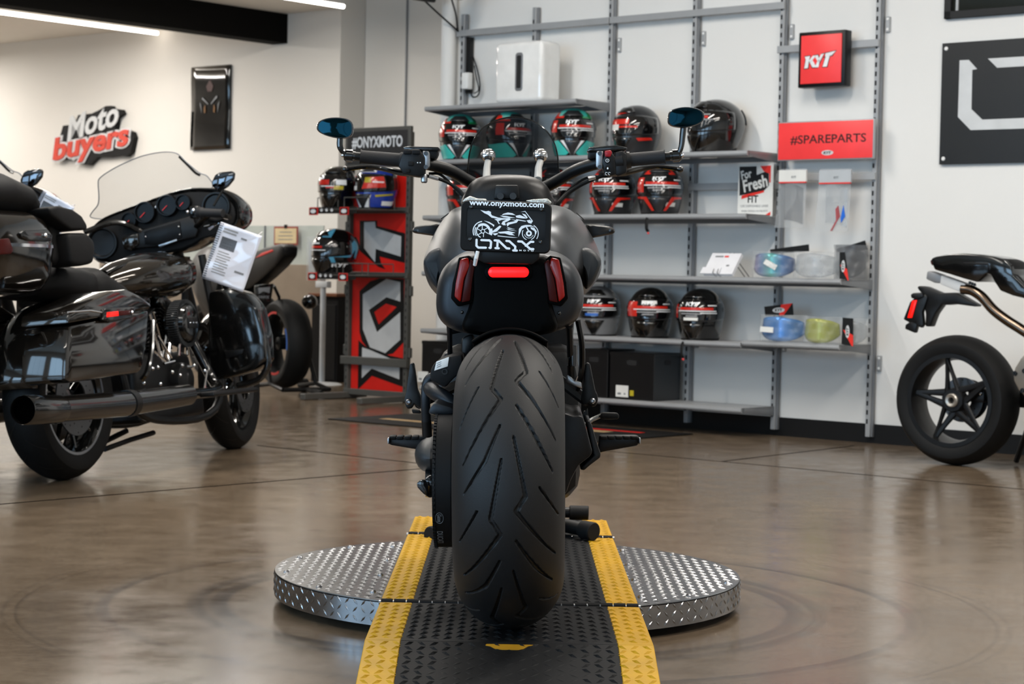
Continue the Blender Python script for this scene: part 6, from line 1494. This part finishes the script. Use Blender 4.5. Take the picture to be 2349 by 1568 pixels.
# bars, grips, mirrors
bar = tube('handlebar', [SL_ @ V((-.36, -.17, -.01)), SL_ @ V((-.22, -.1, .03)), SL_ @ V((-.1, .0, -.03)), SL_ @ V((.1, .0, -.03)), SL_ @ V((.24, -.1, .03)), SL_ @ V((.36, -.19, .0))], .014, G, tb, smooth=5, n=10)
a, c = Sx.y(455, 487, -.16), Sx.y(512, 489, -.2)
mb = MB(); mb.tube([SL_ @ a, SL_ @ (a+(c-a)*.15), SL_ @ (a+(c-a)*.2), SL_ @ c], [.026, .026, .021, .019], 14); mb.build('grip', M_('grip'), tb)
MB().box(SL_ @ Sx.y(450, 487, -.15), (.05, .05, .06), None, .01, 3).build('switch_housing', G, tb)
MB().sphere(SL_ @ Sx.y(444, 483, -.17), .012, u=10, v=6).build('switch_chrome', M_('chrome'), tb); MB().sphere(SL_ @ Sx.y(430, 486, -.17), .009, u=10, v=6).build('switch_chrome', M_('chrome'), tb)
mo = srear('mirror', [(485, 418), (493, 401), (503, 395), (532, 392), (538, 397), (536, 411), (523, 427), (501, 441), (486, 426)], -.12, .02, G, .004)
srear('mirror_glass', [(488, 417), (495, 403), (505, 398), (531, 395), (535, 398), (533, 410), (521, 424), (501, 436), (489, 424)], -.123, .004, mat('mirror_grey', '5a5c60', .05, metal=1), .0005, mo)
tube('mirror_stem', [SL_ @ Sx.y(512, 434, -.11), SL_ @ Sx.y(490, 472, -.14)], .006, G, tb, n=8)
tube('brake_lever', [SL_ @ Sx.y(470, 520, -.1), SL_ @ Sx.y(500, 512, -.14), SL_ @ Sx.y(480, 525, -.12)], .007, M_('chrome'), tb, n=8)
# ---- second one parked beyond it
tb2 = copy_tree(tb); tb2.matrix_world = Matrix.Translation((-.93, .15, 0)) @ TM
tag(tb2, 'black touring motorcycle mostly hidden behind the nearer one at the left edge', 'motorcycle')

# ---------------- price sheets hanging on the touring motorcycles ----------------
def price_sheet(pts, D, lab):
    P_ = [CAM+ray(px, py)*(D/ray(px, py).y) for px, py in pts]
    c = sum(P_, V())/4; x = (P_[1]-P_[0]).normalized(); up = (P_[0]-P_[3]); n = x.cross(up).normalized(); up = n.cross(x)
    M = mframe(c, x, up, n); w, h = (P_[1]-P_[0]).length, (P_[0]-P_[3]).length
    o = empty('price_sheet', lab, 'paper', M, 'spiral-bound price sheets')
    sh = MB().grid(lambda u, v: V(((u-.5)*w, (v-.5)*h, .004*sin(u*3+v*5)+.003*sin(v*9-u*4))), 14, 18).build('sheet', M_('sheet_gloss'), o, solid=.0012)
    def lay(nm, x0, y0, x1, y1, m): MB().grid(lambda u, v: (lambda X, Y: V(((X-.5)*w, (.5-Y)*h, .0016+.004*sin(X*3+(1-Y)*5)+.003*sin((1-Y)*9-X*4))))(x0+(x1-x0)*u, y0+(y1-y0)*v), 6, 4).build(nm, m, sh, smooth=60)
    lay('photo', .14, .22, .50, .42, mat('photo_grey', '4b4c50', .3)); lay('photo_car', .2, .28, .44, .38, M_('black_card'))
    for k, (x0, x1) in enumerate(((.12, .46), (.12, .44))): lay('print_line', x0, .07+.05*k, x1, .10+.05*k, M_('sticker_grey'))
    for k in range(9): lay('print_line', .16, .47+.045*k, .48 if k % 3 else .42, .488+.045*k, M_('sticker_grey'))
    lay('print_line', .56, .14, .70, .17, M_('print_grey')); lay('price', .66, .70, .88, .735, M_('print_grey'))
    mb = MB()
    for k in range(26):
        y = (.5-.02-k*.96/25)*h; mb.tube([(-w/2+.008+.008*cos(t), y, .008*sin(t)) for t in [2*pi*i/10 for i in range(10)]], .0018, 5, closed=True)
    c_ = mb.build('coil', M_('black_satin'), o); c_['kind'] = 'stuff'
    tube('tie', [(w*.38, h*.47, 0), (w*.45, h*.56, -.02)], .003, M_('steel'), o, n=6)
    return o
dD = (TM @ V((.40, .92, 1.0))).y
price_sheet([(506, 508), (601, 541), (561, 671), (460, 636)], dD, 'spiral-bound white price sheet hanging from the right grip of the nearer touring motorcycle')
price_sheet([(90, 432), (162, 472), (140, 560), (62, 520)], dD+.2, 'white price sheet on the hidden touring motorcycle, just above the top case')

# ---------------- race bike on a paddock stand at the back ----------------
RD = V((-.522, .853, 0)); RP = CAM+ray(652, 787)*(14.3/ray(652, 787).y); RO = V((RP.x, RP.y, RP.z-.32))
RM_ = heading(RO, (RD.x, RD.y), 0); rb = empty('race_motorcycle', 'black race motorcycle with red and blue rim stripes on a paddock stand at the back', 'motorcycle', RM_)
Rk = Bk(RM_, rb)
tyre(rb, 0, .32, .32, .19, 'rear_tyre', rim=.225); rm_ = rim(rb, 0, .32, .228, .16, S_, 5)
for nm, m, a0, a1 in (('red_stripe', 'red_paint', 60, 100), ('red_stripe', 'red_paint', 245, 280), ('blue_stripe', 'sticker_blue', 150, 190)):
    mb = MB(); mb.lathe([(.212, -.0835), (.228, -.0835), (.228, -.0815), (.212, -.0815)], 12, TR((0, 0, .32)) @ AX_X, radians(a0+90), radians(a1+90), close_prof=True); mb.build(nm, M_(m), rm_)
TAILP = [(560, 640), (572, 606), (600, 582), (640, 568), (676, 559), (686, 566), (684, 588), (664, 612), (636, 638), (606, 662), (575, 672)]
tl_ = Rk.side('tail_unit', TAILP, .06, .12, S_, .02)
Rk.side('tail_stripe', [(588, 592), (604, 580), (628, 572), (630, 576), (606, 586)], -.05, .014, M_('red_bright'), .002, tl_)
Rk.rear('plate_holder', [(585, 654), (628, 650), (622, 690), (586, 688)], -.12, .015, G, .003)
Rk.rear('plate_mark', [(592, 660), (620, 658), (618, 672), (604, 668), (594, 674)], -.124, .004, M_('print_grey'), .0005)
bd = MB(); q = Rk.y(605, 681, -.123); bd.merge(text_mesh('ONYX', .085, .02, .001, bold=.03), TR((q.x, -.123, q.z), (pi/2, 0, 0))); bd.build('plate_lettering', M_('print_grey'), rb, smooth=0)
tube('plate_arm', [Rk.y(628, 655, -.1), Rk.y(640, 680, -.05), V((.05, .2, .6))], .012, S_, rb, n=8)
q = Rk.y(710, 692, .1); MB().sphere(q, (.055, .07, .055)).build('silencer', G, rb)
lrings('fuel_tank', [(.55, 0, .8, .08, .06), (.7, 0, .84, .15, .1), (.95, 0, .86, .16, .12), (1.05, 0, .84, .1, .08)], S_, rb)
MB().box((0, .65, .45), (.3, .5, .4), None, .08, 3).build('engine', S_, rb)
MB().box((-.11, .25, .34), (.04, .52, .08), None, .015).build('swing_arm', M_('silver_cast'), rb); MB().box((.11, .25, .34), (.04, .52, .08), None, .015).build('swing_arm', M_('silver_cast'), rb)
lrings('front_fairing', [(.85, 0, .6, .18, .3), (1.1, 0, .7, .22, .32), (1.35, 0, .8, .18, .22), (1.5, 0, .82, .06, .1)], S_, rb)
tyre(rb, 1.4, .30, .30, .12, 'front_tyre'); rim(rb, 1.4, .30, .225, .1, S_, 5, name='front_rim')
ps_ = empty('paddock_stand', 'black tubular paddock stand lifting the rear wheel of the race motorcycle', 'stand', mframe(V((RO.x, RO.y, 0)), RM_.col[0].to_3d(), RM_.col[1].to_3d(), V((0, 0, 1))))
az = .32+RO.z
for sg in (-1, 1):
    tube('arm', [(sg*.14, .0, az), (sg*.16, -.05, az-.05), (sg*.18, -.16, .08), (sg*.18, -.38, .05)], .016, S_, ps_, n=10)
    tube('strut', [(sg*.18, -.16, .08), (sg*.18, .12, .05)], .016, S_, ps_, n=10)
    MB().lathe([(.008, -.015), (.05, -.02), (.05, .02), (.008, .015)], 24, TR((sg*.21, .1, .05)) @ AX_X, close_prof=True).build('wheel', M_('rubber'), ps_)
tube('cross_tube', [(-.18, -.38, .05), (.18, -.38, .05)], .016, S_, ps_, n=10); tube('lever', [(.0, -.38, .05), (.0, -.6, .04)], .016, S_, ps_, n=10); tube('lever_grip', [(.0, -.5, .045), (.0, -.62, .04)], .021, M_('rubber'), ps_, n=10)

# ---------------- sport bike at the right edge ----------------
QO = fl(2192, 1066); QM = heading(QO, (WX.x, WX.y), 0); sb_ = empty('sport_motorcycle', 'black sport motorcycle with a star-spoked rear wheel at the right edge', 'motorcycle', QM)
Q = Bk(QM, sb_)
def zq(pts): return [(1980+x/2.45, 540+y/2.45) for x, y in pts]
QR = .318
tyre(sb_, 0, QR, QR, .19, 'rear_tyre', rim=.222)
A = TR((0, 0, QR)) @ AX_X
mb = MB(); mb.lathe([(.228, -.085), (.214, -.085), (.2, -.06), (.195, 0), (.2, .05), (.207, .085), (.228, .085), (.222, .06), (.222, -.06)], 64, A, close_prof=True); rq = mb.build('rear_rim', S_, sb_)
for k in range(5):
    a0 = radians(72*k+100)
    for sg in (-1, 1):
        b0 = a0+sg*radians(36)
        p0 = V((.03, cos(b0)*.052, QR+sin(b0)*.052)); p1 = V((.045, cos(a0)*.203, QR+sin(a0)*.203))
        mb = MB(); mb.tube([p0, p0+(p1-p0)*.5, p1], [.015, .011, .0115], 8, sq=(.8, 1.3)); mb.build('spoke', S_, rq)
mb = MB(); mb.lathe([(.02, .0), (.062, .0), (.062, .04), (.055, .05), (.02, .05)], 10, A, close_prof=True); mb.build('hub', S_, rq)
mb = MB(); mb.lathe([(.016, .045), (.034, .045), (.034, .062), (.028, .068), (.016, .064)], 20, A, close_prof=True); mb.build('axle_nut', M_('silver_cast'), rq)
disc(sb_, -.05, 0, QR, .05, .11)
mb = MB(); mb.lathe([(.05, -.01), (.1, -.01), (.1, .0), (.05, .0)], 44, TR((-.075, .02, QR)) @ AX_X, close_prof=True); mb.build('sprocket', S_, sb_)
MB().box((-.02, .10, QR+.03), (.05, .09, .07), None, .012).build('brake_caliper', S_, sb_)
MB().sphere((.0, .125, QR+.04), .014, u=10, v=8).build('caliper_bolt', M_('chrome'), sb_)
MB().box((-.12, .3, QR+.02), (.07, .55, .09), TR((0, 0, 0)), .03, 3).build('swing_arm', S_, sb_)
TL = zq([(380, 140), (386, 126), (410, 117), (490, 103), (560, 100), (650, 106), (720, 116), (790, 136), (828, 165), (838, 200), (842, 222), (904, 280), (960, 330), (960, 380), (900, 352), (840, 338), (770, 310), (738, 262), (716, 220), (690, 215), (640, 262), (560, 240), (480, 215), (400, 192)])
tu = Q.side('tail_unit', TL, .10, .20, G, .018)
Q.side('seat_pad', zq([(705, 128), (780, 128), (830, 150), (845, 185), (842, 220), (780, 205), (720, 175)]), .085, .17, M_('black_matte'), .02, tu)
Q.side('tail_seam', zq([(560, 152), (700, 150), (718, 180), (712, 196), (698, 168), (560, 162)]), .1005, .004, S_, .0008, tu)
Q.side('tail_lamp', zq([(377, 142), (384, 134), (392, 152), (388, 168), (380, 158)]), .05, .1, M_('lens_red_dark'), .002, tu)
Q.side('silencer', zq([(352, 244), (358, 202), (372, 198), (438, 222), (432, 268), (400, 266)]), .065, .06, M_('grey_metal_dk'), .006)
Q.side('silencer_box', zq([(436, 222), (575, 272), (560, 324), (430, 272)]), .065, .06, M_('silver_white'), .005)
tube('exhaust_pipe', [Q.x(1980+p/2.45, 540+r/2.45, .05) for p, r in ((556, 300), (610, 308), (668, 345), (730, 415), (800, 470), (870, 515), (960, 570))]+[V((.06, .60, .56)), V((.05, .68, .42))], .025, M_('pipe_bronze'), sb_, smooth=5, n=16)
for k in range(3):
    Q.side('pipe_bracket', zq([(590+12*k, 258+5*k), (598+12*k, 256+5*k), (600+14*k, 272+5*k), (592+14*k, 274+5*k)]), .09, .02, G, .002)
ph_ = Q.side('plate_hanger', zq([(302, 290), (312, 282), (345, 286), (430, 322), (520, 320), (600, 368), (638, 390), (630, 400), (520, 385), (470, 390), (440, 385), (400, 440), (372, 512), (348, 510), (350, 440), (345, 410), (330, 390), (340, 340), (310, 305)]), .03, .06, S_, .008)
Q.side('plate_back', zq([(224, 470), (262, 372), (300, 340), (352, 330), (362, 348), (345, 400), (330, 430), (338, 500), (325, 520), (290, 500), (262, 492)]), .04, .03, S_, .006, ph_)
Q.side('side_reflector', zq([(275, 366), (300, 362), (272, 462), (248, 462)]), .047, .008, M_('red_glow'), .002, ph_)  # a reflector, not a lamp: the glow is painted on by emission
Q.side('hanger_foot', zq([(236, 502), (264, 482), (302, 474), (300, 512), (290, 548), (234, 524)]), .04, .03, S_, .004, ph_)
Q.side('signal', zq([(265, 330), (280, 322), (330, 320), (338, 345), (300, 358), (268, 352)]), .05, .06, S_, .006, ph_)
ec = Q.side('engine_cover', zq([(838, 775), (850, 740), (880, 690), (904, 665), (1000, 640), (1080, 700), (1090, 860), (1000, 930), (930, 930), (870, 870), (842, 815)]), .15, .12, M_('silver_cast'), .025)
for p in ((853, 774), (895, 870), (905, 760)):
    MB().lathe([(.004, .004), (.010, .004), (.012, 0), (.012, -.01), (.004, -.01)], 14, TR(Q.x(1980+p[0]/2.45, 540+p[1]/2.45, .152)) @ AX_X, close_prof=True).build('cover_bolt', M_('black_satin'), ec)
MB().box((0, .72, .42), (.3, .5, .42), None, .06, 3).build('engine', S_, sb_)
lrings('fuel_tank', [(.48, 0, .80, .08, .06), (.62, 0, .84, .15, .1), (.88, 0, .88, .17, .12), (1.0, 0, .86, .1, .08)], G, sb_)
lrings('front_fairing', [(.8, 0, .55, .18, .28), (1.05, 0, .68, .22, .3), (1.3, 0, .8, .17, .2), (1.45, 0, .82, .06, .08)], G, sb_)
tyre(sb_, 1.38, .30, .30, .12, 'front_tyre'); rim(sb_, 1.38, .30, .225, .1, S_, 5, name='front_rim')
q0 = V((-.10, .35, QR-.05)); tube('paddock_peg', [q0, V((-.24, .2, .02))], .014, S_, sb_, n=8)
